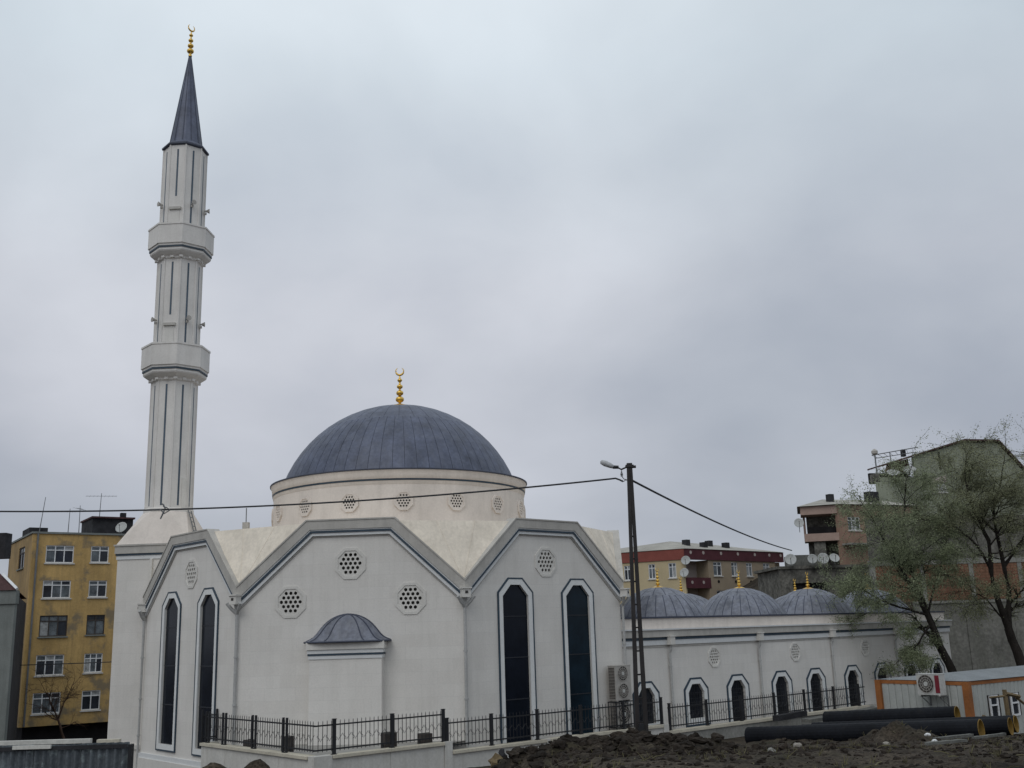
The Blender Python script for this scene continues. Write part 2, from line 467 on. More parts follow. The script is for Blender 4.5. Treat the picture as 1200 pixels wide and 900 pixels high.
def ngon(c, r, n=8, rot=PI / 8):
    return [(c[0] + r * cos(rot + 2 * PI * k / n), c[1] + r * sin(rot + 2 * PI * k / n)) for k in range(n)]


def arch(c, w, zs, wf, zt, zb):
    """window outline with a chamfered head: half width w up to zs, flat half width wf at zt"""
    return [(c - w, zb), (c + w, zb), (c + w, zs), (c + wf, zt), (c - wf, zt), (c - w, zs)]


def lattice(F, c, r, parent, frame_mat='plain', plate_mat='plain', o=0.0):
    """octagonal stone grille with nineteen round holes, its frame and the dark behind"""
    k = r / 0.45
    holes = []
    rows = [(2, 3), (1, 4), (0, 5), (-1, 4), (-2, 3)]
    for ry, n in rows:
        for i in range(n):
            holes.append(ngon((c[0] + (i - (n - 1) / 2) * 0.168 * k, c[1] + ry * 0.152 * k), 0.066 * k, 6, PI / 6))
    R = r / cos(PI / 8)
    mb = MB()
    mb.plate(F, ngon(c, R * 1.02), holes, o - 0.05, o + 0.005)
    mb.cur = 1
    mb.plate(F, ngon(c, R * 1.22), [ngon(c, R)], o - 0.04, o + 0.03)
    g = mb.build('lattice_window', [plate_mat, frame_mat], parent)
    MB().plate(F, ngon(c, R * 1.03), [], o - 0.25, o - 0.16).build('dark_pane', 'shade', g if g.parent is not None and g.parent.parent is None else parent)
    return g


def dirv(a):
    return Vector((cos(a), sin(a), 0))


# ================================================================== THE PRAYER HALL
SIDE = 8.0
V0 = Vector((-9.8997, 37.6392, 0))
VS = [V0.copy()]
for k in range(7):
    VS.append(VS[-1] + dirv(TH + k * PI / 4) * SIDE)      # V0, V1, V2 ... counter-clockwise round the octagon
nin = Vector((-sin(TH), cos(TH), 0))
CEN = (VS[0] + VS[1]) / 2 + nin * (SIDE * (1 + sqrt(2)) / 2) + Vector((0.15, 0, 0))
GZ = -5.6
hall = thing('mosque_hall', (CEN.x, CEN.y, GZ), 'white octagonal mosque hall with gabled walls under one large dark grey dome', 'mosque')

SL = atan2(2.26, 2.4)
TOP = [(0, 1.82), (2.4, 4.08), (5.6, 4.08), (8, 1.82)]


def off(d):
    x = d * math.tan(SL / 2)
    return [(0, 1.82 - d / cos(SL)), (2.4 + x, 4.08 - d), (5.6 - x, 4.08 - d), (8, 1.82 - d / cos(SL))]


def band(mb, F, d0, d1, o0, o1):
    """cornice strip between two offsets of the gable line, mitred at the octagon's corners"""
    a, b = off(d0), off(d1)
    e = math.tan(PI / 8)
    for i in range(3):
        quad = [a[i], a[i + 1], b[i + 1], b[i]]
        vs = []
        for oo in (o1, o0):
            for (t, z) in quad:
                tt = t
                if t == 0: tt = -oo * e
                if t == 8: tt = 8 + oo * e
                vs.append(F(tt, oo, z))
        fs = [(3, 2, 1, 0), (4, 5, 6, 7), (0, 1, 5, 4), (3, 7, 6, 2)]
        if i == 0: fs.append((0, 4, 7, 3))
        if i == 2: fs.append((1, 2, 6, 5))
        mb.add(vs, fs)


MATK = ['stone_c', 'stone_r', 'stone_f', 'stone_l', 'stone_c', 'stone_r', 'stone_f', 'stone_l']
facades = []
for k in range(8):
    F = frame(VS[k], TH + k * PI / 4)
    holes = []
    wins = []
    octs = []
    if k == 0:
        octs = [((1.85, 1.24), 0.45), ((6.12, 1.24), 0.45), ((3.98, 2.52), 0.45)]
    elif k in (1, 7):
        wins = [2.40, 5.60]
        octs = [((4.0, 2.52), 0.45)]
    for c in wins: holes.append(arch(c, 0.625, 1.26, 0.235, 1.665, -3.81))
    for c, r in octs: holes.append(ngon(c, r / cos(PI / 8) * 1.01))
    e = math.tan(PI / 8)
    mb = MB()
    mb.plate(F, [(0, GZ), (8, GZ), (8, 1.75), (5.6, 3.98), (2.4, 3.98), (0, 1.75)], holes, -0.32, 0.0)
    fc = mb.build('facade', MATK[k], hall)
    facades.append((fc, F))
    # cornice: cap, fascia, pale fillet, blue line, pale band, small moulding
    mb = MB()
    band(mb, F, -0.02, 0.03, -0.30, 0.20)
    band(mb, F, 0.03, 0.34, 0.0, 0.175)
    mb.build('cornice', 'fascia', fc)
    mb = MB()
    band(mb, F, 0.34, 0.385, 0.0, 0.14)
    band(mb, F, 0.455, 0.56, 0.0, 0.10)
    mb.build('cornice_band', 'band', fc)
    mb = MB()
    band(mb, F, 0.385, 0.455, 0.0, 0.135)
    mb.build('cornice_line', 'blue', fc)
    mb = MB()
    band(mb, F, 0.56, 0.61, 0.0, 0.035)
    mb.build('cornice_moulding', 'fascia', fc)
    # plinth
    mb = MB()
    mb.fbox(F, -0.05, 8.05, 0.0, 0.10, GZ, -4.42)
    mb.build('plinth', 'plain', fc)
    mb = MB()
    mb.plate(lambda t, o, z, F=F: F(z, o, t), [(-4.42, -0.06), (-4.42, 8.06), (-4.24, 8.06), (-4.24, -0.06)], [], 0.0, 0.06)
    mb.build('plinth_moulding', 'band', fc)
    for c in wins:
        ou = arch(c, 0.865, 1.40, 0.345, 1.92, -4.06)
        om = arch(c, 0.812, 1.372, 0.322, 1.865, -4.005)
        gl = arch(c, 0.625, 1.26, 0.235, 1.665, -3.81)
        w = MB().plate(F, arch(c, 0.70, 1.29, 0.27, 1.72, -3.9), [], -0.11, -0.06).build('tall_window', 'glass_blue' if (k == 1 and c > 4) else 'glass', hall)
        MB().plate(F, om, [gl], -0.02, 0.045).build('window_surround', 'trim', w)
        MB().plate(F, ou, [om], -0.02, 0.055).build('window_line', 'blue', w)
        for j in range(1, 4):
            zz = -3.81 + j * 1.45
            MB().fbox(F, c - 0.62, c + 0.62, -0.06, -0.048, zz - 0.02, zz + 0.02).build('transom', 'frame_dark', w)
    for c, r in octs: lattice(F, c, r, hall)

# roof: flat top and one leaning plane over each corner of the octagon
mb = MB()
top = []
fs = []
for k in range(8):
    F = frame(VS[k], TH + k * PI / 4)
    top += [F(2.4, -0.02, 4.0), F(5.6, -0.02, 4.0)]
mb.add(top, [tuple(range(16))])
rt = mb.build('roof', 'roof', hall)
for k in range(8):
    F, G = frame(VS[k], TH + k * PI / 4), frame(VS[(k + 1) % 8], TH + (k + 1) * PI / 4)
    a, v, b = F(5.6, -0.02, 4.0), F(8, -0.02, 1.80), G(2.4, -0.02, 4.0)
    mid = lambda p, q, s: p + (q - p) * s
    mb = MB()
    # three sheets per plane with raised joints between them
    cuts = [0, 0.34, 0.67, 1.0]
    for i in range(3):
        p, q = mid(a, b, cuts[i]), mid(a, b, cuts[i + 1])
        mb.add([v, q, p], [(0, 1, 2)])
    mb.build('roof_plane', 'roof', hall)
    mb = MB()
    for s in (0.34, 0.67):
        mb.tube([mid(v, mid(a, b, s), 0.05), mid(a, b, s)], 0.014, 4)
    mb.build('roof_joint', 'roof', hall)
# rain hoppers and downpipes at the corners
for k in (0, 1, 2, 7):
    v = VS[k]
    a = TH + (k - 0.5) * PI / 4
    outd = Vector((sin(a), -cos(a), 0))
    sided = dirv(a)
    mb = MB()
    c = v + outd * 0.20 + Vector((0, 0, 1.36))
    mb.box(c + outd * 0.02, (0.30, 0.30, 0.30), a)
    mb.box(c + Vector((0, 0, 0.17)) + outd * 0.02, (0.38, 0.38, 0.05), a)
    mb.cur = 1
    mb.box(c + outd * 0.17 + Vector((0, 0, 0.03)), (0.10, 0.03, 0.09), a)
    mb.cur = 0
    h = mb.build('rain_hopper', ['plain', 'shade'], hall)
    mb = MB()
    p0 = c + Vector((0, 0, -0.12))
    for sg in (-1, 1):
        mb.tube([p0 + sided * 0.30 * sg + outd * 0.10 + Vector((0, 0, 0.02)), p0 + sided * 0.16 * sg + outd * 0.02 + Vector((0, 0, -0.18)), v + outd * 0.10 + Vector((0, 0, 0.88))], 0.06, 8)
    mb.tube([p0, v + outd * 0.12 + Vector((0, 0, 0.95)), v + outd * 0.10 + Vector((0, 0, 0.6)), v + outd * 0.10 + Vector((0, 0, -5.3))], 0.055, 8)
    for z in (-0.6, -2.2, -3.6):
        mb.lathe([(0.055, -0.03), (0.075, -0.03), (0.075, 0.03), (0.055, 0.03)], v + outd * 0.10 + Vector((0, 0, z)), 8)
    mb.build('downpipe', 'pipe', hall, smooth=False)

# niche on the front wall with its lead cap
F = facades[0][1]
NT0, NT1, NP = 2.66, 5.18, 0.46
mb = MB()
mb.fbox(F, NT0, NT1, 0.0, NP, GZ, -0.74)
nic = mb.build('niche', 'stone_c', hall)
mb = MB()
mb.fbox(F, NT0 - 0.03, NT1 + 0.03, 0.0, NP + 0.03, -0.74, -0.62)
mb.fbox(F, NT0 - 0.06, NT1 + 0.06, 0.0, NP + 0.06, -0.555, -0.42)
mb.build('niche_band', 'band', nic)
mb = MB()
mb.fbox(F, NT0 - 0.05, NT1 + 0.05, 0.0, NP + 0.05, -0.62, -0.555)
mb.build('niche_line', 'blue', nic)
mb = MB()
mb.fbox(F, NT0 - 0.10, NT1 + 0.10, 0.0, NP + 0.11, -0.42, -0.17)
mb.build('niche_fascia', 'plain', nic)
# ogee cap
ogee = [(0.0, 1.0), (0.035, 0.965), (0.08, 0.89), (0.15, 0.82), (0.25, 0.755), (0.37, 0.695), (0.5, 0.63), (0.63, 0.555), (0.74, 0.475), (0.83, 0.39), (0.90, 0.30), (0.95, 0.21), (0.985, 0.11), (1.0, 0.0)]
cx, hw, H0, HH = (NT0 + NT1) / 2, 1.50, -0.17, 0.92
dp = NP + 0.26
cap_profile = []
mb = MB()
rows = []
for h, w in ogee:
    # cross-section: half ellipse-ish box against the wall
    row = []
    for j in range(13):
        a = PI * j / 12
        ex = (abs(cos(a)) ** 0.55) * (1 if cos(a) >= 0 else -1)
        ey = abs(sin(a)) ** 0.55
        row.append(F(cx - hw * w * ex, dp * w * ey + 0.0, H0 + HH * h))
    rows.append(row)
vs = [p for r in rows for p in r]
fs = []
for i in range(len(rows) - 1):
    for j in range(12):
        fs.append((i * 13 + j, i * 13 + j + 1, (i + 1) * 13 + j + 1, (i + 1) * 13 + j))
mb.add(vs, fs)
mb.fbox(F, cx - hw, cx + hw, 0, dp * 0.55, H0 - 0.001, H0 + 0.001)
capo = mb.build('niche_cap', 'lead_old', hall, smooth=True)
mb = MB()
for j in (0, 3, 5, 7, 9, 12):
    mb.tube([r[j] + Vector((0, 0, 0.004)) for r in rows], 0.022 if j not in (0, 12) else 0.04, 5)
mb.tube([rows[0][j] for j in range(13)], 0.035, 5)
mb.build('cap_seam', 'lead_dark', capo)

# drum
mb = MB()
mb.lathe([(5.60, 3.9), (5.60, 5.95)], (CEN.x, CEN.y, 0), 72)
drum = mb.build('drum', 'drum', hall, smooth=True)
mb = MB()
mb.lathe([(5.60, 3.98), (5.70, 3.98), (5.70, 4.28), (5.60, 4.36)], (CEN.x, CEN.y, 0), 72)
mb.lathe([(5.60, 5.90), (5.63, 5.93), (5.63, 6.02), (5.645, 6.04)], (CEN.x, CEN.y, 0), 72)
mb.lathe([(5.66, 6.115), (5.67, 6.12), (5.68, 6.30), (5.72, 6.44), (5.74, 6.47), (5.60, 6.47)], (CEN.x, CEN.y, 0), 72)
mb.build('drum_cornice', 'drum', drum, smooth=True)
mb = MB()
mb.lathe([(5.60, 6.04), (5.655, 6.04), (5.655, 6.115), (5.60, 6.115)], (CEN.x, CEN.y, 0), 72)
mb.build('drum_line', 'blue', drum, smooth=True)
mb = MB()
mb.lathe([(5.70, 6.472), (5.77, 6.475), (5.77, 6.525), (5.4, 6.55), (5.0, 6.60)], (CEN.x, CEN.y, 0), 72)
mb.build('drum_eave', 'lead_dark', drum, smooth=True)
cam_dir = atan2(-CEN.y, -CEN.x)
for k in range(16):
    a = cam_dir + (k + 0.06) * 2 * PI / 16
    p = Vector((CEN.x + 5.60 * cos(a), CEN.y + 5.60 * sin(a), 0))
    Fw = frame(p, a + PI / 2)
    if k in (0, 1, 2, 3, 4, 12, 13, 14, 15):
        g = lattice(Fw, (0, 5.22), 0.315, drum, 'drum', 'drum', 0.03)
        MB().plate(Fw, ngon((0, 5.22), 0.35), [], 0.006, 0.010).build('dark_pane', 'shade', drum)


def dome(c, R, H, z, nm, nr, parent, mat, gap=0.02, base_n=64, skip=None):
    """spherical cap covered by separate lead sheets; joints lie 2 cm deeper"""
    SR = (R * R + H * H) / (2 * H)
    zc = z + H - SR
    a0 = math.asin(R / SR)
    if H > R: a0 = PI - a0
    prof = [(SR * sin(a0 * (1 - i / 16)) - 0.009, zc + (SR - 0.009) * cos(a0 * (1 - i / 16)) - 0.0) for i in range(17)]
    prof = [(max(r, 0.001), zz) for r, zz in prof]
    mb = MB()
    mb.lathe(prof, (c[0], c[1], 0), base_n)
    d = mb.build('dome', 'lead_dark', parent, smooth=True)
    base = BASE[parent.name]
    loc = Vector((c[0], c[1], 0)) - Vector((base.x, base.y, 0))
    edges = [a0 * (1 - j / nr * 0.94) for j in range(nr + 1)]
    for j in range(nr):
        n = nm if edges[j + 1] > a0 * 0.3 or nm <= 24 else nm // 2
        dphi = 2 * PI / n
        vs, fs = [], []
        nu, nv = 3, 3
        for iv in range(nv + 1):
            al = edges[j] + (edges[j + 1] - edges[j]) * iv / nv
            r = SR * sin(al)
            for iu in range(nu + 1):
                g = gap / max(r, 0.2) / 2
                ph = -dphi / 2 + g + (dphi - 2 * g) * iu / nu
                vs.append((r * cos(ph), r * sin(ph), zc + SR * cos(al) - base.z))
        m = len(vs)
        k2 = (SR - 0.03) / SR
        inner = [(x * k2, y * k2, (zz + base.z - zc) * k2 + zc - base.z) for x, y, zz in vs]
        vs += list(vs) + inner          # rim vertices are doubled so that the edge stays crisp
        w = nu + 1
        for iv in range(nv):
            for iu in range(nu):
                a = iv * w + iu
                fs.append((a, a + 1, a + 1 + w, a + w))
        edge = [iu for iu in range(w)] + [iv * w + nu for iv in range(1, nv + 1)] + [nv * w + iu for iu in range(nu - 1, -1, -1)] + [iv * w for iv in range(nv - 1, 0, -1)]
        for i in range(len(edge)):
            a, b = edge[i], edge[(i + 1) % len(edge)]
            fs.append((a + m, a + 2 * m, b + 2 * m, b + m))
        me = bpy.data.meshes.new('lead_sheet')
        me.from_pydata(vs, [], fs)
        me.materials.append(M[mat])
        me.polygons.foreach_set('use_smooth', [i < nu * nv for i in range(len(fs))])
        me.update()
        for i in range(n):
            share('lead_sheet', me, d, loc, dphi * (i + 0.5 * (j % 2) * 0))
    return d


def finial(c, z0, h, parent, s=1.0, dirn=0.0, crescent=True, disc=True):
    """gilt finial: disc, shrinking balls on a spindle, crescent on top"""
    mb = MB()
    prof = []
    if disc: prof += [(0.60 * s, -0.06 * s), (0.56 * s, 0.02 * s), (0.26 * s, 0.11 * s), (0.10 * s, 0.16 * s)]
    else: prof += [(0.10 * s, 0.0), (0.09 * s, 0.1 * s)]
    zs = prof[-1][1]
    hh = h - zs
    balls = 4
    for i in range(balls):
        r = (0.185 - 0.028 * i) * s
        zc = zs + hh * (0.12 + 0.175 * i)
        prof.append((0.045 * s, zc - r * 0.95))
        for j in range(1, 8):
            w = -PI / 2 + PI * j / 8
            prof.append((r * cos(w) + 0.012 * s, zc + r * 0.8 * sin(w)))
        prof.append((0.045 * s, zc + r * 0.95))
    prof += [(0.03 * s, zs + hh * 0.74), (0.02 * s, zs + hh * 0.80)]
    mb.lathe(prof, (c[0], c[1], z0), 16)
    f = mb.build('finial', 'gold', parent, smooth=True)
    if crescent:
        mb = MB()
        r = hh * 0.105
        pts, rad = [], []
        for i in range(17):
            a = -PI / 2 + radians(-148) + radians(296) * i / 16
            pts.append(Vector((c[0] + r * cos(a) * cos(dirn), c[1] + r * cos(a) * sin(dirn), z0 + zs + hh * 0.895 + r * sin(a))))
            rad.append(0.008 * s + 0.042 * s * sin(PI * i / 16))
        mb.tube(pts, rad, 6)
        mb.build('crescent', 'gold', f, smooth=True)
    return f


dome((CEN.x, CEN.y), 5.22, 3.68, 6.57, 64, 4, hall, 'lead', 0.022)
finial((CEN.x, CEN.y), 10.24, 1.90, hall, 1.0, 0.0)

# ================================================================== MINARET
MC = Vector((-15.15, 45.4, 0))
mina = thing('minaret', (MC.x, MC.y, GZ), 'tall white minaret with two balconies and a grey pointed cone', 'minaret')
ROT8 = TH + PI / 8
C8 = cos(PI / 8)


def oct_lathe(mb, prof, c=(MC.x, MC.y, 0)):
    return mb.lathe(prof, c, 8, ROT8)


hw_ = 1.5
FM = frame(MC + (-dirv(TH) * hw_) + (-nin * hw_), TH)          # front face of the tower, t from 0 to 3
ex, ey = dirv(TH), nin


def sq(h, z):
    return [MC + ex * h * a + ey * h * b + Vector((0, 0, z)) for a, b in ((-1, -1), (1, -1), (1, 1), (-1, 1))]


mb = MB()
mb.add(sq(hw_, GZ) + sq(hw_, 3.42), [(0, 1, 5, 4), (1, 2, 6, 5), (2, 3, 7, 6), (3, 0, 4, 7)])
twr = mb.build('tower_base', 'stone_c', mina)


def sq_ring(mb, h0, h1, z0, z1):
    mb.add(sq(h0, z0) + sq(h1, z0) + sq(h1, z1) + sq(h0, z1), [(i, (i + 1) % 4, 4 + (i + 1) % 4, 4 + i) for i in range(4)] + [(4 + i, 4 + (i + 1) % 4, 8 + (i + 1) % 4, 8 + i) for i in range(4)] + [(8 + i, 8 + (i + 1) % 4, 12 + (i + 1) % 4, 12 + i) for i in range(4)])


mb = MB()
sq_ring(mb, 1.4, 1.54, 3.40, 3.56)
mb.build('tower_band', 'band', twr)
mb = MB()
sq_ring(mb, 1.4, 1.57, 3.56, 3.64)
mb.build('tower_line', 'blue', twr)
mb = MB()
sq_ring(mb, 1.4, 1.60, 3.64, 3.95)
sq_ring(mb, 1.2, 1.64, 3.95, 4.02)
mb.build('tower_cornice', 'fascia', twr)
mb = MB()
sq_ring(mb, 1.4, 1.58, GZ, -4.15)
sq_ring(mb, 1.4, 1.63, -4.15, -3.98)
mb.build('tower_plinth', 'plain', twr)
# square to octagon
RS = 0.97
s8 = sq(1.56, 4.02)
o8 = [MC + Vector((RS * 1.06 * cos(ROT8 + k * PI / 4), RS * 1.06 * sin(ROT8 + k * PI / 4), 5.46)) for k in range(8)]
mb = MB()
vs = s8 + o8
# octagon vertices by angle; square corners sit at -135, -45, 45, 135 degrees in the tower's own axes
loc_a = [((ROT8 - TH) + k * PI / 4) for k in range(8)]        # pi/8 + k*pi/4
# faces: corner triangles and side quads
cor = {0: (4, 5), 1: (6, 7), 2: (0, 1), 3: (2, 3)}             # two octagon vertices nearest to each corner
fs = []
for ci, (p, q) in cor.items():
    fs.append((ci, 4 + p, 4 + q) if False else (ci, 4 + q, 4 + p))
sides = [(0, 1, 6, 5), (1, 2, 0, 7), (2, 3, 2, 1), (3, 0, 4, 3)]
for a, b, p, q in sides: fs.append((a, b, 4 + p, 4 + q))
mb.add(vs, fs)
mb.build('tower_shoulder', 'drum', mina)
# shaft in three lengths
for z0, z1 in ((5.46, 11.3), (11.5, 17.0), (17.2, 22.55)):
    mb = MB()
    oct_lathe(mb, [(RS, z0), (RS, z1)])
    # thin corner beads
    for k in range(8):
        a = ROT8 + k * PI / 4
        mb.tube([(MC.x + RS * cos(a), MC.y + RS * sin(a), z0), (MC.x + RS * cos(a), MC.y + RS * sin(a), z1)], 0.045, 5)
    sh = mb.build('shaft', 'minaret', mina)
    mb = MB()
    for k in range(8):
        a = TH + k * PI / 4
        p = Vector((MC.x + RS * C8 * cos(a), MC.y + RS * C8 * sin(a), 0))
        Fk = frame(p, a + PI / 2)
        zb = z0 + (0.25 if z0 < 6 else 2.75 if k in (6,) else 1.3)
        mb.fbox(Fk, -0.042, 0.042, -0.01, 0.006, zb, z1 - 0.25)
    mb.build('shaft_line', 'blue_soft', sh)
mb = MB()
oct_lathe(mb, [(RS, 5.44), (RS * 1.08, 5.44), (RS * 1.08, 5.58), (RS, 5.62)])
mb.build('shaft_base', 'minaret', mina)


def balcony(zb, zt, R):
    mb = MB()
    oct_lathe(mb, [(RS, zb), (RS + 0.07, zb + 0.05), (RS + 0.09, zb + 0.12), (RS + 0.22, zb + 0.20), (R - 0.14, zb + 0.30), (R - 0.10, zb + 0.36), (R - 0.10, zb + 0.46)])
    oct_lathe(mb, [(R - 0.10, zb + 0.53), (R - 0.06, zb + 0.54), (R - 0.055, zb + 0.63), (R, zb + 0.64), (R, zt - 0.08), (R + 0.03, zt - 0.08), (R + 0.03, zt), (R - 0.10, zt), (R - 0.10, zb + 0.7), (RS, zb + 0.7)])
    b = mb.build('balcony', 'minaret', mina)
    mb = MB()
    oct_lathe(mb, [(R - 0.12, zb + 0.46), (R - 0.06, zb + 0.46), (R - 0.06, zb + 0.53), (R - 0.12, zb + 0.53)])
    mb.build('balcony_line', 'blue', b)
    # hanging stone drops under the ledge
    mb = MB()
    for k in range(16):
        a = ROT8 + k * PI / 8
        rr = (RS + 0.10) * (1 if k % 2 == 0 else C8)
        mb.box((MC.x + rr * cos(a), MC.y + rr * sin(a), zb + 0.10), (0.10, 0.16, 0.10), a)
    mb.build('balcony_drops', 'minaret', b)


balcony(11.2, 12.85, 1.47)
balcony(16.88, 18.48, 1.45)
for z0, z1 in ((12.2, 13.85), (17.7, 19.4)):
    a = TH + 6 * PI / 4
    Fk = frame(Vector((MC.x + RS * C8 * cos(a), MC.y + RS * C8 * sin(a), 0)), a + PI / 2)
    mb = MB()
    mb.fbox(Fk, -0.20, 0.20, -0.01, 0.02, z0, z1 - 0.12)
    dd = mb.build('balcony_door', 'plain', mina)
    MB().fbox(Fk, -0.27, 0.27, -0.01, 0.10, z1 - 0.12, z1).build('door_lintel', 'fascia', dd)
    # loudspeaker horns round the shaft
    for kk in (5.0, 7.0, 8.3):
        a2 = TH + kk * PI / 4
        p = Vector((MC.x + RS * cos(a2), MC.y + RS * sin(a2), z1 + 0.22))
        dv_ = Vector((cos(a2), sin(a2), 0))
        mb = MB()
        mb.tube([p, p + dv_ * 0.08, p + dv_ * 0.10, p + dv_ * 0.23], [0.04, 0.04, 0.05, 0.12], 10)
        mb.box(p + dv_ * 0.05 - Vector((0, 0, 0.13)), (0.11, 0.08, 0.11), a2)
        mb.build('loudspeaker_horn', 'acgrey', mina)
# cone
mb = MB()
oct_lathe(mb, [(RS, 22.50), (1.07, 22.55), (1.07, 22.62), (0.80, 22.80)])
mb.build('cone_eave', 'lead_dark', mina)
mb = MB()
mb.lathe([(0.86, 22.70), (0.76, 22.85), (0.045, 27.70), (0.03, 27.8)], (MC.x, MC.y, 0), 24)
cn = mb.build('cone', 'lead', mina)
mb = MB()
for k in range(12):
    a = k * PI / 6 + 0.1
    mb.tube([(MC.x + 0.765 * cos(a), MC.y + 0.765 * sin(a), 22.86), (MC.x + 0.06 * cos(a), MC.y + 0.06 * sin(a), 27.6)], 0.012, 4)
mb.build('cone_seam', 'lead_dark', cn)
finial((MC.x, MC.y), 27.62, 1.72, mina, 0.85, 0.9, True, False)
# ladder and pipe on the shoulder, near the right edge
mb = MB()
pA = MC + ex * 1.50 - ey * 0.55 + Vector((0, 0, 4.1))
pB = MC + ex * 0.99 - ey * 0.30 + Vector((0, 0, 5.5))
side = ey * 0.17
for sg in (-1, 1): mb.tube([pA + side * sg + ex * 0.06, pB + side * sg + ex * 0.06], 0.022, 5)
for i in range(7):
    q = pA + (pB - pA) * (i + 0.5) / 7 + ex * 0.06
    mb.tube([q - side, q + side], 0.02, 5)
mb.build('roof_ladder', 'steel', mina)
mb = MB()
a = TH + 7 * PI / 4
Fk = frame(Vector((MC.x + RS * C8 * cos(a), MC.y + RS * C8 * sin(a), 0)), a + PI / 2)
mb.fbox(Fk, 0.14, 0.34, 0.0, 0.05, 5.6, 6.9)
mb.build('shaft_hatch', 'plain', mina)
mb = MB()
mb.fbox(FM, 1.42, 1.52, 0.0, 0.09, -3.95, 3.4)
mb.build('corner_pipe', 'plain', mina)

# ================================================================== DOMED WING
WA = VS[1] + Vector((-sin(TH + PI / 4), cos(TH + PI / 4), 0)) * 0.3
WANG = TH + PI / 4
FW = frame(WA, WANG)
wing = thing('domed_wing', tuple(FW(20, 0, GZ)), 'long low white wing with a row of small grey domes and arched windows', 'building')
W0, W1 = 8.05, 35.6
wx = [9.57, 12.75, 15.65, 18.98, 21.8, 25.1, 27.95, 31.0, 33.8]
rx = [14.15, 20.3, 26.55, 32.5]
holes = []
for i, c in enumerate(wx):
    zb = -3.77 if i in (0, 1) else -4.35
    holes.append(arch(c, 0.52, -2.72, 0.26, -2.38, zb))
for c in rx: holes.append(ngon((c, -1.33), 0.35 / C8 * 1.01))
mb = MB()
mb.plate(FW, [(W0, GZ), (W1, GZ), (W1, -0.3), (W0, -0.3)], holes, -0.32, 0.0)
ww = mb.build('wall', 'stone_r', wing)
mb = MB()
mb.fbox(FW, W1 - 0.3, W1, -11.0, -0.33, GZ, 0.3)
mb.fbox(FW, W0, W1, -11.0, -10.7, GZ, 0.3)
mb.build('wall', 'stone_c', wing)
mb = MB()
mb.fbox(FW, W0, W1 + 0.05, 0.0, 0.03, -0.80, -0.72)
mb.fbox(FW, W0, W1 + 0.2, -0.3, 0.16, -0.40, -0.12)
mb.build('wing_cornice', 'fascia', ww)
mb = MB()
mb.fbox(FW, W0, W1 + 0.08, 0.0, 0.07, -0.72, -0.51)
mb.fbox(FW, W0, W1 + 0.22, -0.5, 0.22, -0.12, -0.06)
mb.build('wing_band', 'band', ww)
mb = MB()
mb.fbox(FW, W0, W1 + 0.1, 0.0, 0.10, -0.51, -0.40)
mb.build('wing_line', 'blue', ww)
mb = MB()
mb.fbox(FW, W0, W1 - 0.1, -10.8, -0.10, -0.06, 0.36)
mb.build('parapet', 'drum', wing)
mb = MB()
mb.fbox(FW, W0, W1 - 0.05, -10.9, -0.04, 0.36, 0.43)
mb.build('roof_edge', 'lead_dark', wing)
for i, c in enumerate(wx):
    low = i in (0, 1)
    zb = -3.77 if low else -4.35
    w = MB().plate(FW, arch(c, 0.58, -2.75, 0.3, -2.33, zb - 0.02), [], -0.16, -0.11).build('arched_window', 'pane_dark', wing)
    gl = arch(c, 0.52, -2.72, 0.26, -2.38, zb)
    om = arch(c, 0.73, -2.62, 0.33, -2.19, -4.0 if low else -4.4)
    ou = arch(c, 0.80, -2.57, 0.36, -2.12, -4.10 if low else -4.42)
    MB().plate(FW, om, [gl], -0.02, 0.035).build('window_surround', 'trim', w)
    MB().plate(FW, ou, [om], -0.02, 0.045).build('window_line', 'blue', w)
    mb = MB()
    for j in range(-3, 4):
        zt = -2.42 - max(0, abs(j) * 0.14 - 0.24) * 1.3
        mb.fbox(FW, c + j * 0.14 - 0.008, c + j * 0.14 + 0.008, -0.07, -0.05, zb + 0.01, zt)
    for j in range(1, 11):
        zz = zb + j * 0.16
        if zz < -2.75: mb.fbox(FW, c - 0.52, c + 0.52, -0.05, -0.035, zz - 0.007, zz + 0.007)
    mb.build('window_grille', 'iron', w)
    mb = MB()
    mb.fbox(FW, c - 0.50, c + 0.50, -0.11, -0.09, -2.78, -2.73)
    mb.fbox(FW, c - 0.025, c + 0.025, -0.11, -0.09, zb, -2.40)
    mb.build('window_bars', 'frame_dark', w)
for c in rx: lattice(FW, (c, -1.33), 0.35, wing)
for c in (11.12, 17.35, 23.35, 29.5):
    mb = MB()
    mb.fbox(FW, c - 0.14, c + 0.14, 0.03, 0.30, -0.72, -0.40)
    mb.fbox(FW, c - 0.17, c + 0.17, 0.03, 0.33, -0.40, -0.35)
    h = mb.build('rain_hopper', 'plain', wing)
    mb = MB()
    mb.tube([FW(c, 0.16, -0.70), FW(c, 0.16, -0.9), FW(c, 0.08, -1.05), FW(c, 0.08, -4.7)], 0.05, 8)
    for z in (-1.6, -3.0): mb.lathe([(0.05, -0.03), (0.07, -0.03), (0.07, 0.03), (0.05, 0.03)], FW(c, 0.08, z), 8)
    mb.build('downpipe', 'pipe', wing)
for t, dd_ in ((8.05, 3.0), (14.2, 3.0), (20.4, 3.0), (26.5, 3.0), (32.6, 3.0), (20.95, 7.2), (26.0, 7.2), (31.6, 7.2)):
    p = FW(t, -dd_, 0)
    dome((p.x, p.y), 2.25, 1.38 if dd_ < 5 else 1.3, 0.43, 30, 2, wing, 'lead_old', gap=0.042, base_n=32)
    finial((p.x, p.y), 1.78 if dd_ < 5 else 1.70, 0.92, wing, 0.52, 0.6)

# ================================================================== GROUND
def sstep(a, b, x):
    t = min(1, max(0, (x - a) / (b - a)))
    return t * t * (3 - 2 * t)


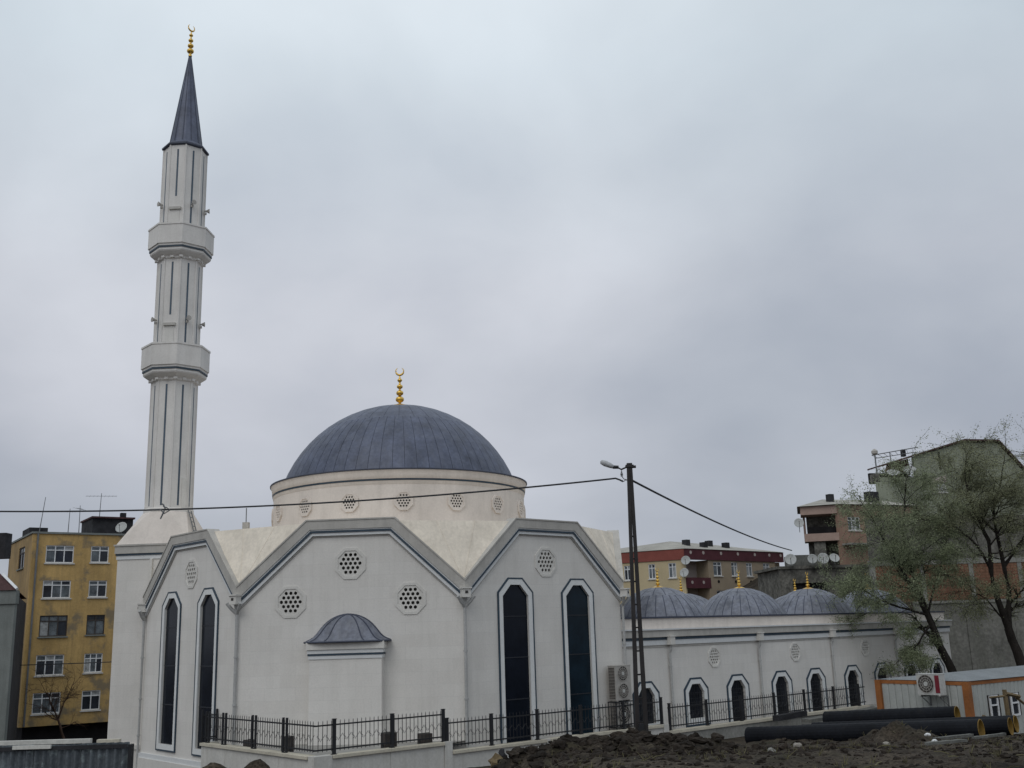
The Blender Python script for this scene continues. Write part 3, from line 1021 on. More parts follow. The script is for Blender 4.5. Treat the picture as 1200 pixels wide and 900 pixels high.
def gauss(x, y, cx, cy, sx, sy, h):
    return h * math.exp(-((x - cx) / sx) ** 2 - ((y - cy) / sy) ** 2)


def ground_h(x, y, detail=True):
    z_near = -1.72
    zr = -0.30 - 0.098 * y
    zr = min(zr, z_near)
    zr = max(zr, -4.25 - 0.35 * sstep(36, 44, y))
    zl = z_near - 0.32 * max(0, y - 10.5)
    floor = -4.35 - 1.2 * sstep(-10.5, -14, x)
    zl = max(zl, floor)
    w = sstep(-2.4, 0.9, x - 0.03 * (30 - y))
    zr -= (0.16 * sstep(16, 23, y) + 0.30 * sstep(27.5, 32, y)) * (1 - sstep(4.6, 7.2, x))
    z = zl + (zr - zl) * w
    # far land: hillside on the right, lower ground on the left
    z += (-7.6 - z) * sstep(50, 66, y) * sstep(-14, -22, x)
    hill = 1.0 + max(0, min(y, 104) - 70) * 0.105 - max(0, y - 118) * 0.25
    hill = max(hill, -7.0)
    z += (hill - z) * sstep(66.4, 68.5, y) * sstep(16.5, 23, x)
    if 9 < y < 36.5 and -9 < x < 22:
        k = sstep(9.5, 12, y) * (1 - 0.4 * sstep(30, 36, y))
        heap = 0.0
        heap += gauss(x, y, 2.75, 26.3, 1.1, 1.7, 0.36)
        heap += gauss(x, y, 0.95, 26.0, 0.9, 1.4, 0.27)
        heap += gauss(x, y, -0.35, 25.8, 0.6, 1.1, 0.55)
        heap += gauss(x, y, 4.3, 26.8, 0.9, 1.5, 0.24)
        heap += gauss(x, y, 8.22, 24.0, 0.60, 0.9, 0.40)
        heap += gauss(x, y, 9.8, 33.5, 2.6, 1.2, 0.20)
        heap += gauss(x, y, -6.85, 24.0, 0.62, 0.8, 1.66)
        heap += gauss(x, y, -5.75, 24.2, 0.62, 0.8, 1.60)
        z += heap
        if detail:
            p = Vector((x, y, 0))
            lump = noise.fractal(p * 0.55, 0.9, 2.1, 3) * 0.07
            big = 0.5 - abs(noise.noise(p * 1.7 + Vector((7, 3, 1))))
            cl_ = noise.fractal(p * 3.1, 0.75, 2.2, 4)
            hk = min(1.0, heap * 6.0)
            z += k * (lump + (0.05 + 0.24 * hk) * big + (0.028 + 0.085 * hk) * cl_)
    return z


def axis(segs):
    out = []
    for a, b, st in segs:
        n = max(1, int(round((b - a) / st)))
        out += [a + (b - a) * i / n for i in range(n)]
    out.append(segs[-1][1])
    return out


gx = axis([(-700, -120, 60), (-120, -40, 10), (-40, -9, 2.5), (-9, -3, 0.10), (-3, 12.5, 0.085), (12.5, 19, 0.2), (19, 60, 2.5), (60, 150, 10), (150, 700, 60)])
gy = axis([(-60, 8, 8), (8, 10.5, 0.6), (10.5, 17, 0.085), (17, 30, 0.12), (30, 37, 0.2), (37, 64, 2.0), (64, 72, 0.5), (72, 150, 6), (150, 900, 60)])
vs = [(x, y, ground_h(x, y)) for y in gy for x in gx]
nx = len(gx)
fs = [(j * nx + i, j * nx + i + 1, (j + 1) * nx + i + 1, (j + 1) * nx + i) for j in range(len(gy) - 1) for i in range(nx - 1)]
mb = MB()
mb.v = [Vector(v) for v in vs]
mb.f = fs
mb.mi = [0] * len(fs)
mb.build('ground', 'dirt', None, smooth=True, kind='structure')

# loose clods and small stones strewn over the dug earth
mb = MB()
ico = bmesh.new()
bmesh.ops.create_icosphere(ico, subdivisions=1, radius=1.0)
IV = [v.co.copy() for v in ico.verts]
IF = [[v.index for v in f.verts] for f in ico.faces]
ico.free()


ico = bmesh.new()
bmesh.ops.create_icosphere(ico, subdivisions=2, radius=1.0)
IV2 = [v.co.copy() for v in ico.verts]
IF2 = [[v.index for v in f.verts] for f in ico.faces]
ico.free()


def clod(mb, p, r, flat=0.7):
    R = Matrix.Rotation(random.uniform(0, 6.3), 3, Vector((random.gauss(0, 1), random.gauss(0, 1), random.gauss(0, 1))).normalized())
    big = r > 0.06
    sd = Vector((random.uniform(0, 90), random.uniform(0, 90), 0))
    st = Vector((random.uniform(0.8, 1.5), random.uniform(0.7, 1.1), 1))
    vs = []
    for v in (IV2 if big else IV):
        k = 1 + 0.7 * noise.noise(v * 1.3 + sd) + (0.35 * noise.noise(v * 3.1 + sd) if big else random.uniform(-0.2, 0.2))
        q = R @ Vector((v.x * st.x, v.y * st.y, v.z)) * r * k
        vs.append(p + Vector((q.x, q.y, q.z * flat)))
    mb.add(vs, IF2 if big else IF)


for i in range(11000):
    if i % 5 == 0:
        x, y = random.gauss(1.9, 1.7), random.gauss(26, 1.3)
    elif i % 5 < 4:
        y = random.uniform(11, 19) if i % 5 < 3 else random.uniform(11, 24)
        x = random.uniform(-0.15, 0.62) * y
    else:
        x, y = random.uniform(-2, 15), random.uniform(15, 33)
    r = 0.012 + random.random() ** 4 * (0.15 if i % 5 == 0 else 0.085)
    if y < 19: r *= 0.6
    clod(mb, Vector((x, y, ground_h(x, y) + r * 0.05)), r)
mb.build('earth_clods', 'clod', None, smooth=False, kind='stuff', label='loose dark clods strewn over the dug up earth', base=(2, 20, -2.5), cat='soil')

mb = MB()
random.seed(31)
for i in range(420):
    y = random.uniform(12, 29)
    x = random.uniform(-0.05, 0.55) * y
    z = ground_h(x, y)
    a = random.uniform(0, 6.3)
    L = random.uniform(0.05, 0.28)
    p = Vector((x, y, z + 0.01))
    if i % 3 == 0:
        q = p + Vector((cos(a) * L, sin(a) * L, random.uniform(0.0, 0.04)))
        mb.tube([p, (p + q) / 2 + Vector((0, 0, 0.015)), q], 0.006, 3)
    else:
        for k in range(5):
            q = p + Vector((random.gauss(0, 0.04), random.gauss(0, 0.04), random.uniform(0.03, 0.11)))
            mb.tube([p + Vector((random.gauss(0, 0.02), random.gauss(0, 0.02), -0.01)), q], [0.006, 0.002], 3)
mb.build('dry_weeds', 'weed', None, kind='stuff', label='sparse dry weeds and twigs on the dug up earth', base=(3, 20, -2.5), cat='weeds')

# ================================================================== TERRACE WALL AND RAILINGS
C0 = Vector((-6.19, 32.5, 0))
FR = frame(C0, TH + PI / 4)                 # right run, t from 0 to 31
FL = frame(C0, TH - PI / 4)                 # left run, t from -7.5 to 0
tw = thing('terrace_wall', tuple(FR(8, 0, GZ)), 'white panelled terrace wall with beige coping round the mosque', 'wall')


def run_wall(F, t0, t1, zc, pan, cop, o_in=-0.30):
    n = max(1, round((t1 - t0) / pan))
    for i in range(n):
        a, b = t0 + (t1 - t0) * i / n, t0 + (t1 - t0) * (i + 1) / n
        MB().fbox(F, a + 0.006, b - 0.006, -0.06, 0.0, -5.5, zc - 0.09).build('wall_panel', 'wallpanel', tw)
    n = max(1, round((t1 - t0) / cop))
    for i in range(n):
        a, b = t0 + (t1 - t0) * i / n, t0 + (t1 - t0) * (i + 1) / n
        MB().fbox(F, a + 0.004, b - 0.004, o_in, 0.07, zc - 0.09, zc).build('coping_stone', 'cap', tw)
    MB().fbox(F, t0, t1, o_in, -0.065, -5.6, zc - 0.095).build('wall_core', 'conc', tw)


run_wall(FL, -7.5, -0.30, -3.45, 1.8, 1.2)
run_wall(FR, 0.62, 4.86, -3.45, 2.1, 1.1)
run_wall(FR, 5.20, 9.42, -3.75, 2.1, 1.1)
run_wall(FR, 9.62, 15.72, -3.74, 2.0, 1.1)
mb = MB()
for F_, t0, t1, zt in ((FR, -0.03, 0.61, -3.445), (FL, -0.29, -0.03, -3.447), (FR, 4.87, 5.19, -3.44), (FR, 9.43, 9.61, -3.735), (FR, 15.73, 16.05, -3.73)):
    MB().fbox(F_, t0, t1, -0.3, 0.035, -5.6, zt).build('pier', 'wallpanel', tw)
# lower grey stretch
for i in range(5):
    a, b = 16.06 + i * 3.0, 16.06 + (i + 1) * 3.0
    MB().fbox(FR, a + 0.006, b - 0.006, -0.3, 0.0, -5.6, -4.12).build('wall_panel', 'conc', tw, label='grey concrete stretch of the terrace wall')
    for j in range(2):
        MB().fbox(FR, a + j * 1.5 + 0.004, a + (j + 1) * 1.5 - 0.004, -0.32, 0.05, -4.115, -4.0).build('coping_stone', 'cap', tw)
# return to the hall at the far left end
FE = frame(FL(-7.5, 0, 0), TH + PI / 4)
MB().fbox(frame(FL(-7.5, 0, 0), TH + PI / 4), 0.31, 0.66, -0.3, -0.01, -5.5, -3.46).build('pier', 'wallpanel', tw)
# terrace floors
mb = MB()
mb.add([FL(-7.5, -0.29, -3.55), FL(0, -0.29, -3.55) + Vector((0, 0.2, 0)), FR(5.03, -0.29, -3.55), VS[1] + Vector((0, 0, -3.55)), VS[0] + Vector((0, 0, -3.55)), FL(-7.5, -0.62, -3.55)], [(0, 1, 2, 3, 4, 5)])
mb.add([FR(5.04, -0.29, -3.84), FR(16, -0.29, -3.84), FR(16, -1.2, -3.84), FR(5.04, -1.2, -3.84)], [(0, 1, 2, 3)])
mb.add([FR(16.01, -0.29, -4.10), FR(33, -0.29, -4.10), FR(33, -1.4, -4.10), FR(16.01, -1.4, -4.10)], [(0, 1, 2, 3)])
mb.build('terrace_floor', 'floor', None, kind='structure')


def railing(F, t0, t1, zc, posts, label, pair=False, h=0.98, endpost=False, bars=True, post_w=0.105):
    r = thing('iron_railing', tuple(F((t0 + t1) / 2, -0.12, zc)), label, 'railing', 'black iron railings on the terrace wall')
    o = -0.12
    for p in posts:
        mb = MB()
        if pair:
            for q in (-0.11, 0.11): mb.fbox(F, p + q - 0.032, p + q + 0.032, o - 0.03, o + 0.03, zc, zc + h + 0.06)
        else:
            mb.fbox(F, p - post_w / 2, p + post_w / 2, o - 0.035, o + 0.035, zc, zc + h + 0.03)
            mb.fbox(F, p - post_w / 2 - 0.012, p + post_w / 2 + 0.012, o - 0.045, o + 0.045, zc + h + 0.03, zc + h + 0.055)
        mb.fbox(F, p - 0.08, p + 0.08, o - 0.06, o + 0.06, zc, zc + 0.02)
        mb.build('post', 'iron', r)
    for z in (zc + 0.16, zc + 0.86):
        MB().fbox(F, t0, t1, o - 0.017, o + 0.017, z - 0.022, z + 0.022).build('rail', 'iron', r)
    mb = MB()
    n = max(2, round((t1 - t0) / 0.155))
    for i in range(1, n):
        t = t0 + (t1 - t0) * i / n
        mb.fbox(F, t - 0.0075, t + 0.0075, o - 0.0075, o + 0.0075, zc + 0.10, zc + 0.955)
        mb.add([F(t, o, zc + 1.01), F(t - 0.014, o, zc + 0.955), F(t, o - 0.014, zc + 0.955), F(t + 0.014, o, zc + 0.955), F(t, o + 0.014, zc + 0.955)], [(0, 2, 1), (0, 3, 2), (0, 4, 3), (0, 1, 4)])
    mb.build('bars', 'iron', r, kind='stuff')
    mb = MB()
    for i in range(1, n):
        t = t0 + (t1 - t0) * i / n
        # S-shaped scroll leaning across each bar
        pts = []
        for j in range(9):
            s = j / 8 * 2 - 1
            pts.append(F(t + 0.075 * s + 0.035 * sin(s * PI), o + 0.012, zc + 0.50 + 0.10 * s + 0.03 * sin(s * PI * 1.0)))
        if i % 2: pts = [F(t - 0.0 + 0.05 * sin(j / 8 * 2 * PI), o + 0.012, zc + 0.42 + 0.17 * j / 8) for j in range(9)]
        mb.tube(pts, 0.0085, 4)
    mb.build('scrolls', 'iron', r, kind='stuff')
    return r


railing(FL, -7.42, -0.12, -3.45, [-7.3, -6.05, -3.95, -1.95], 'black iron railing on the terrace wall before the two narrow left windows', pair=True)
railing(FR, 0.05, 4.98, -3.45, [0.76, 2.89, 4.93], 'black iron railing below the niche, between the wall corner and the step')
railing(FR, 5.06, 15.9, -3.74, [5.08, 7.0, 9.13, 11.3, 13.6, 15.82], 'black iron railing in front of the two tall dark windows')
railing(FR, 16.2, 31.0, -4.0, [16.3, 18.66, 21.0, 23.4, 25.76, 28.2, 30.4], 'black iron railing running along the low domed wing')
r = thing('iron_railing', tuple(FL(-7.5, -0.1, -3.45)), 'short return of black iron railing ending at the hall wall', 'railing', 'black iron railings on the terrace wall')
for q in (0.06, 0.60): MB().fbox(FE, q - 0.03, q + 0.03, -0.14, -0.08, -3.45, -2.36).build('post', 'iron', r)
for z in (-3.29, -2.56): MB().fbox(FE, 0.05, 0.62, -0.127, -0.093, z - 0.02, z + 0.02).build('rail', 'iron', r)
mb = MB()
for i in range(4): mb.fbox(FE, 0.15 + i * 0.12 - 0.008, 0.15 + i * 0.12 + 0.008, -0.118, -0.102, -3.4, -2.5)
mb.build('bars', 'iron', r, kind='stuff')

# dark boxes standing on the terrace
for F_, t, o_, w, h, lab in ((FL, -4.95, -0.48, 0.50, 0.20, 'low dark box on the terrace left of the pair of railing posts'), (FL, -2.45, -0.48, 0.42, 0.44, 'dark grey box on the terrace just left of the wall corner'),
                             (FR, 3.05, -0.50, 0.46, 0.44, 'dark grey box behind the railing post in the middle below the niche'), (FR, 4.45, -0.46, 0.44, 0.30, 'low dark grey box behind the railing beside the step in the wall')):
    b = thing('floodlight', tuple(F_(t, o_, -3.55)), lab, 'floodlight', 'dark boxes on the terrace')
    mb = MB()
    mb.fbox(F_, t - w / 2, t + w / 2, o_ - 0.09, o_ + 0.09, -3.47, -3.47 + h)
    mb.fbox(F_, t - w / 2 - 0.02, t + w / 2 + 0.02, o_ - 0.12, o_ - 0.09, -3.49, -3.45 + h)
    mb.build('housing', 'acdark', b)
    mb = MB()
    mb.fbox(F_, t - w / 2 - 0.03, t - w / 2 - 0.02, o_ - 0.03, o_ + 0.03, -3.55, -3.35)
    mb.fbox(F_, t + w / 2 + 0.02, t + w / 2 + 0.03, o_ - 0.03, o_ + 0.03, -3.55, -3.35)
    mb.fbox(F_, t - w / 2 - 0.03, t + w / 2 + 0.03, o_ - 0.03, o_ + 0.03, -3.55, -3.535)
    mb.build('bracket', 'iron', b)

# ================================================================== AIR CONDITIONERS BY THE RIGHT FACADE
F1 = frame(VS[1], TH + PI / 4)


def ac_unit(F, t0, t1, o0, o1, z0, z1, fans, label, group, case='acgrey', red=False):
    r = thing('air_conditioner', tuple(F((t0 + t1) / 2, (o0 + o1) / 2, z0)), label, 'air conditioner', group)
    mb = MB()
    mb.fbox(F, t0, t1, o0, o1, z0 + 0.04, z1)
    mb.fbox(F, t0 - 0.012, t1 + 0.012, o0 - 0.012, o1 + 0.012, z1, z1 + 0.03)
    mb.fbox(F, t0 + 0.05, t0 + 0.12, o0, o1, z0, z0 + 0.04)
    mb.fbox(F, t1 - 0.12, t1 - 0.05, o0, o1, z0, z0 + 0.04)
    mb.build('casing', case, r)
    # coil on the left side
    mb = MB()
    mb.fbox(F, t0 - 0.008, t0 - 0.004, o0 + 0.02, o1 - 0.03, z0 + 0.08, z1 - 0.05)
    mb.build('coil', 'acdark', r)
    mb = MB()
    n = int((z1 - z0) / 0.06)
    for i in range(n):
        z = z0 + 0.09 + i * (z1 - z0 - 0.14) / n
        mb.fbox(F, t0 - 0.02, t0 - 0.008, o0 + 0.02, o1 - 0.03, z, z + 0.012)
    mb.build('louvres', 'acgrey', r)
    w = t1 - t0
    fr = min(w * 0.40, (z1 - z0) / fans * 0.42)
    for i in range(fans):
        c = (t0 + w * (0.40 if red else 0.48), z0 + 0.05 + (z1 - z0) * (i + 0.5) / fans)
        g = MB().plate(F, ngon(c, fr, 24, 0), [], o1 + 0.002, o1 + 0.008).build('fan_opening', 'acdark', r)
        mb = MB()
        for rr in (fr, fr * 0.72, fr * 0.46):
            mb.plate(F, ngon(c, rr + 0.012, 24, 0), [ngon(c, rr - 0.006, 24, 0)], o1 + 0.02, o1 + 0.03)
        for k in range(6):
            a = k * PI / 6
            dx, dz = cos(a) * fr, sin(a) * fr
            px, pz = -sin(a) * 0.006, cos(a) * 0.006
            mb.plate(F, [(c[0] - dx + px, c[1] - dz + pz), (c[0] - dx - px, c[1] - dz - pz), (c[0] + dx - px, c[1] + dz - pz), (c[0] + dx + px, c[1] + dz + pz)], [], o1 + 0.018, o1 + 0.022)
        mb.build('fan_guard', 'acgrey', g)
        MB().plate(F, ngon(c, fr * 0.26, 16, 0), [], o1 + 0.01, o1 + 0.036).build('fan_hub', 'acwhite', g)
    if red:
        MB().fbox(F, t0 + w * 0.79, t1 - 0.03, o1 + 0.002, o1 + 0.012, z0 + 0.12, z1 - 0.03).build('red_panel', 'acred', r)
    return r


ac_unit(F1, 6.95, 7.83, 0.16, 0.52, -2.72, -1.42, 2, 'tall grey double-fan air conditioner, the upper of the two stacked by the tall windows', 'air conditioners stacked by the hall')
u = ac_unit(F1, 6.97, 7.80, 0.16, 0.50, -3.66, -2.86, 1, 'grey single-fan air conditioner standing on the terrace under the double-fan one', 'air conditioners stacked by the hall')
st = thing('unit_stand', tuple(F1(7.4, 0.3, -3.84)), 'black metal stand carrying the two stacked grey air conditioners', 'stand')
for t in (6.90, 7.88):
    for o_ in (0.14, 0.53): MB().fbox(F1, t - 0.012, t + 0.012, o_ - 0.012, o_ + 0.012, -3.84, -2.74).build('leg', 'iron', st)
mb = MB()
for z in (-3.69, -2.76):
    mb = MB()
    mb.plate(lambda t, o, zz: F1(t, zz, o), [(6.88, 0.12), (7.90, 0.12), (7.90, 0.55), (6.88, 0.55)], [[(6.92, 0.16), (7.86, 0.16), (7.86, 0.51), (6.92, 0.51)]], z, z + 0.035)
    mb.build('shelf', 'iron', st)

# ================================================================== STREET POLE, LAMP AND CABLES
PX, PY = 3.70, 34.0
PB = ground_h(PX, PY, False)
pole = thing('street_lamp', (PX, PY, PB), 'dark steel street lamp pole of two legs with cables at its head', 'street lamp')
TZ = 5.28
for sg in (-1, 1):
    mb = MB()
    xb, xt = 0.150 * sg, 0.038 * sg
    for dy in (-0.05, 0.05):
        pass
    A = Vector((PX + xb, PY, PB - 0.4))
    B = Vector((PX + 0.085 + xt, PY, TZ))
    vs = []
    for P_, hw2 in ((A, 0.068), (B, 0.048)):
        for dx, dy in ((-1, -1.5), (1, -1.5), (1, 1.5), (-1, 1.5)): vs.append(P_ + Vector((dx * hw2, dy * hw2, 0)))
    mb.add(vs, [(0, 1, 5, 4), (1, 2, 6, 5), (2, 3, 7, 6), (3, 0, 4, 7), (4, 5, 6, 7)])
    mb.build('leg', 'pole', pole)
mb = MB()
for i in range(12):
    z = PB + 0.5 + i * 0.72
    if z > TZ - 0.2: break
    f = (z - PB) / (TZ - PB)
    mb.box((PX + 0.085 * f, PY, z), (0.31 - 0.2 * f, 0.05, 0.05))
mb.build('rungs', 'pole', pole)
mb = MB()
mb.box((PX - 0.02, PY - 0.13, PB + 1.05), (0.17, 0.10, 0.30))
mb.build('junction_box', 'iron', pole)
top = Vector((PX + 0.085, PY, TZ))
mb = MB()
mb.box(top + Vector((0.0, 0, -0.10)), (0.26, 0.20, 0.08))
mb.box(top + Vector((0.13, 0, -0.12)), (0.16, 0.08, 0.08))
mb.tube([top + Vector((-0.08, 0, -0.12)), top + Vector((-0.28, 0.0, -0.20))], 0.03, 6)
mb.tube([top + Vector((-0.27, 0, -0.20)), top + Vector((-0.40, 0, -0.12)), top + Vector((-0.52, 0, -0.11))], 0.025, 6)
mb.build('arm', 'pole', pole)
mb = MB()
mb.tube([top + Vector((-0.36, 0, -0.12)), top + Vector((-0.54, 0, -0.11))], [0.055, 0.06], 10)
mb.build('lamp_socket', 'iron', pole)
mb = MB()
mb.tube([top + Vector((-0.52, 0, -0.11)), top + Vector((-0.62, 0, -0.06)), top + Vector((-0.80, 0, 0.02)), top + Vector((-0.92, 0, 0.075)), top + Vector((-0.95, 0, 0.09))], [0.055, 0.085, 0.10, 0.075, 0.02], 10)
mb.build('lamp_head', 'lamp', pole, smooth=True)
mb = MB()
mb.lathe([(0.01, -0.07), (0.045, -0.06), (0.03, -0.02), (0.05, 0.0), (0.03, 0.04), (0.02, 0.1)], top + Vector((-0.27, 0, -0.36)), 10)
mb.tube([top + Vector((-0.27, 0, -0.22)), top + Vector((-0.27, 0, -0.3))], 0.012, 5)
mb.build('insulator', 'steel', pole)
mb = MB()
mb.tube([top + Vector((-0.04, 0, -0.56)), top + Vector((-0.16, 0, -0.55)), top + Vector((-0.22, 0, -0.60)), top + Vector((-0.26, 0, -0.55))], 0.016, 5)
mb.tube([top + Vector((-0.27, 0, -0.43)), top + Vector((-0.20, 0, -0.52)), top + Vector((-0.06, 0, -0.56))], 0.014, 5)
mb.build('cable_clamp', 'steel', pole)


def sag(a, b, s, n=28):
    a, b = Vector(a), Vector(b)
    return [a + (b - a) * (i / n) - Vector((0, 0, s * 4 * (i / n) * (1 - i / n))) for i in range(n + 1)]


hang = top + Vector((-0.24, 0, -0.60))
mb = MB()
ptsL = [hang, hang + Vector((-0.10, 0.0, 0.06)), hang + Vector((-0.24, 0.0, 0.115)), hang + Vector((-0.45, 0.02, 0.10))]
far = Vector((-22.0, 36.4, 4.80))
body = sag(ptsL[-1], far, 0.42, 40)
mb.tube(ptsL + body[1:], 0.030, 6)
cb = mb.build('overhead_cable', 'cable', None, base=tuple(hang), label='thick dark cable hanging from the pole across the mosque to the left', cat='cable')
best = min(body, key=lambda p: abs(p.x / p.y - (-0.3455)))
mb = MB()
mb.tube([best + Vector((-0.12, -0.05, 0.22)), best + Vector((-0.04, -0.05, 0.16)), best + Vector((0.02, -0.05, 0.04)), best + Vector((-0.02, -0.05, -0.08)), best + Vector((-0.12, -0.05, -0.32))], [0.02, 0.03, 0.022, 0.03, 0.025], 6)
mb.tube([best + Vector((-0.16, -0.05, 0.02)), best + Vector((0.0, -0.05, -0.14)), best + Vector((0.2, -0.05, -0.02)), best + Vector((0.08, -0.05, 0.06)), best + Vector((-0.04, -0.05, 0.10))], 0.022, 6)
mb.build('cable_tie', 'steel', cb)
mb = MB()
mb.tube(sag(top + Vector((0.05, 0.02, -0.56)), (19.3, 74.0, 4.97), 0.25, 30), 0.036, 6)
mb.build('overhead_cable', 'cable', None, base=tuple(top), label='dark cable running down from the pole to the right, past the red banded house', cat='cable')
mb = MB()
mb.tube(sag((-40.0, 69.0, -1.10), (-20.5, 71.0, -1.05), 0.12, 14), 0.03, 5)
mb.build('overhead_cable', 'cable', None, base=(-30, 70, -1.1), label='thin wire stretched low across the ochre apartment house', cat='cable')

# ================================================================== WINDOWS OF HOUSES
def house_window(root, F, t0, t1, z0, z1, cols=3, mat='white', pane='pane', top=True, sill=True, fw=0.07, label=None):
    holes = []
    zt = z1 - (z1 - z0) * 0.27 if top else z1 - fw
    cw = (t1 - t0 - fw) / cols
    for i in range(cols):
        a, b = t0 + fw + i * cw, t0 + (i + 1) * cw
        holes.append([(a, z0 + fw), (b, z0 + fw), (b, zt - (fw * 0.5 if top else 0)), (a, zt - (fw * 0.5 if top else 0))])
        if top: holes.append([(a, zt + fw * 0.5), (b, zt + fw * 0.5), (b, z1 - fw), (a, z1 - fw)])
    w = MB().plate(F, [(t0, z0), (t1, z0), (t1, z1), (t0, z1)], holes, -0.14, -0.05).build('window', mat, root, label=label)
    for i, h in enumerate(holes):
        MB().plate(F, h, [], -0.11, -0.10).build('pane', ('pane', 'pane', 'pane_dark', 'curtain', pane, 'pane_dark', 'pane')[(i * 5 + int(t0 * 13) + int(z0 * 11)) % 7], w)
    if sill: MB().fbox(F, t0 - 0.08, t1 + 0.08, -0.05, 0.10, z0 - 0.10, z0 - 0.002).build('sill', 'greyplaster' if mat != 'white' else 'wallpanel', w)
    return w


def rect(t0, t1, z0, z1):
    return [(t0, z0), (t1, z0), (t1, z1), (t0, z1)]


# ------------------------------------------------------------------ ochre apartment house, left
YA = (-35.17, 76.0)
FY = frame(YA, radians(34))
yb = thing('apartment_house', tuple(FY(3.5, -4, -8.0)), 'ochre yellow apartment house with five rows of white framed windows', 'building')
rows_y = [(7.13, 5.86), (4.60, 3.33), (2.10, 0.62), (-0.66, -2.08), (-3.27, -4.70)]
holes = []
for i, (z1, z0) in enumerate(rows_y):
    holes += [rect(0.95 - i * 0.04, 2.88 - i * 0.06, z0, z1), rect(4.08, 5.36, z0 + 0.06, z1)]
MB().plate(FY, rect(0, 9.0, -5.53, 7.96), holes, -0.3, 0.0).build('front_wall', 'yellow', yb)
FYs = frame(FY(0, -10, 0), radians(124) + PI)          # left side wall, seen from the left front
mb = MB()
FYs = frame(FY(0, -10.2, 0), radians(-56))
MB().plate(FYs, rect(0, 9.9, -5.53, 8.0), [rect(4.6, 7.2, 5.7, 7.3)], -0.3, 0.0).build('side_wall', 'yellow_side', yb)
house_window(yb, FYs, 4.6, 7.2, 5.7, 7.3, 2, 'brownframe', 'pane')
mb = MB()
mb.fbox(FY, 0.31, 8.9, -9.9, -0.31, -5.5, 7.5)
mb.build('inner_core', 'dark', yb)
MB().fbox(FY, 0.4, 8.6, -9.0, -0.9, -8.6, -5.54).build('ground_floor', 'dark', yb)
mb = MB()
mb.fbox(FY, -0.08, 9.08, -10.3, 0.10, 7.962, 8.10)
yr = mb.build('roof_slab', 'greyplaster', yb)
MB().fbox(FY, 4.3, 7.3, -5.0, -1.2, 8.10, 9.35).build('roof_shed', 'dark_coat_shade', yr)
MB().fbox(FY, 4.2, 7.4, -5.1, -1.0, 9.352, 9.48).build('shed_roof', 'tile_dark', yr)
MB().fbox(FY, 0.2, 1.5, -6.0, -3.0, 8.10, 8.7).build('chimney', 'dark_coat_shade', yr)
MB().fbox(FY, 6.6, 7.0, -2.6, -2.2, 9.48, 9.95).build('chimney', 'dark_coat_shade', yr)
mb = MB()
mb.fbox(FY, 0.28, 0.40, 0.0, 0.10, -5.5, 8.0)
mb.build('downpipe', 'steel', yb)
for i, (z1, z0) in enumerate(rows_y):
    fm = 'brownframe' if i == 2 else 'white'
    house_window(yb, FY, 0.95 - i * 0.04, 2.88 - i * 0.06, z0, z1, 3, fm)
    house_window(yb, FY, 4.08, 5.36, z0 + 0.06, z1, 2 if i != 3 else 3, fm)


def antenna(loc, h, yagi, label, lean=0.0, rz=0.0, n=7, boom=1.4):
    r = thing('antenna', loc, label, 'antenna', None)
    p = Vector(loc)
    mb = MB()
    q = p + Vector((lean * h, 0, h))
    mb.tube([p, q], [0.035, 0.022], 5)
    mb.build('mast', 'steel', r)
    if yagi:
        d = dirv(rz)
        e = dirv(rz + PI / 2)
        mb = MB()
        c = q - Vector((0, 0, h * 0.12))
        mb.tube([c - d * boom / 2, c + d * boom / 2], 0.014, 4)
        for i in range(n):
            s = c + d * (boom * (i / (n - 1) - 0.5))
            w = 0.28 + 0.12 * (i == 0)
            mb.tube([s - e * w - Vector((0, 0, 0.10)), s + e * w + Vector((0, 0, 0.10))], 0.010, 4)
        mb.build('elements', 'steel', r)
    return r


antenna(tuple(FY(0.5, -0.6, 8.1)), 2.6, False, 'leaning thin mast at the left corner of the ochre roof', 0.11)
antenna(tuple(FY(2.6, -1.2, 8.1)), 1.9, True, 'second roof antenna from the left on the ochre house', 0.02, 0.4, 5, 0.7)
antenna(tuple(FY(3.4, -1.4, 8.1)), 2.2, True, 'third roof antenna from the left on the ochre house', -0.01, 1.2, 4, 0.6)
antenna(tuple(FY(4.95, -2.0, 9.48)), 1.9, True, 'roof antenna standing on the dark shed of the ochre house', 0.03, 0.25, 9, 2.2)


def dish(loc, r, az, tilt, label, group='satellite dishes on the roofs', stand=0.5):
    """satellite dish: bowl facing azimuth az, raised by tilt"""
    t = thing('satellite_dish', loc, label, 'satellite dish', group)
    c = Vector(loc) + Vector((0, 0, stand))
    R = Matrix.Rotation(az, 3, 'Z') @ Matrix.Rotation(PI / 2 - tilt, 3, 'Y')
    mb = MB()
    prof = [(0.001, 0.0), (r * 0.3, r * 0.02), (r * 0.6, r * 0.08), (r * 0.85, r * 0.17), (r, r * 0.24), (r * 1.0, r * 0.20), (r * 0.6, r * 0.04), (0.001, -r * 0.04)]
    mb.lathe(prof, (0, 0, 0), 20)
    mb.v = [c + R @ v for v in mb.v]
    mb.build('bowl', 'dish', t, smooth=True)
    mb = MB()
    f = c + R @ Vector((0, 0, r * 0.95))
    mb.tube([c + R @ Vector((r * 0.9, 0, r * 0.2)), f], 0.02, 4)
    mb.build('feed_arm', 'steel', t)
    mb = MB()
    mb.tube([f - R @ Vector((0, 0, 0.05)), f + R @ Vector((0, 0, 0.10))], 0.045, 6)
    mb.build('feed_horn', 'acgrey', t)
    mb = MB()
    mb.tube([Vector(loc), c - R @ Vector((0, 0, r * 0.06))], 0.03, 5)
    mb.build('mount', 'steel', t)
    return t


dish(tuple(FY(6.3, -0.5, 8.1)), 0.45, -1.7, 0.45, 'half hidden white dish at the right end of the ochre roof', stand=0.5)

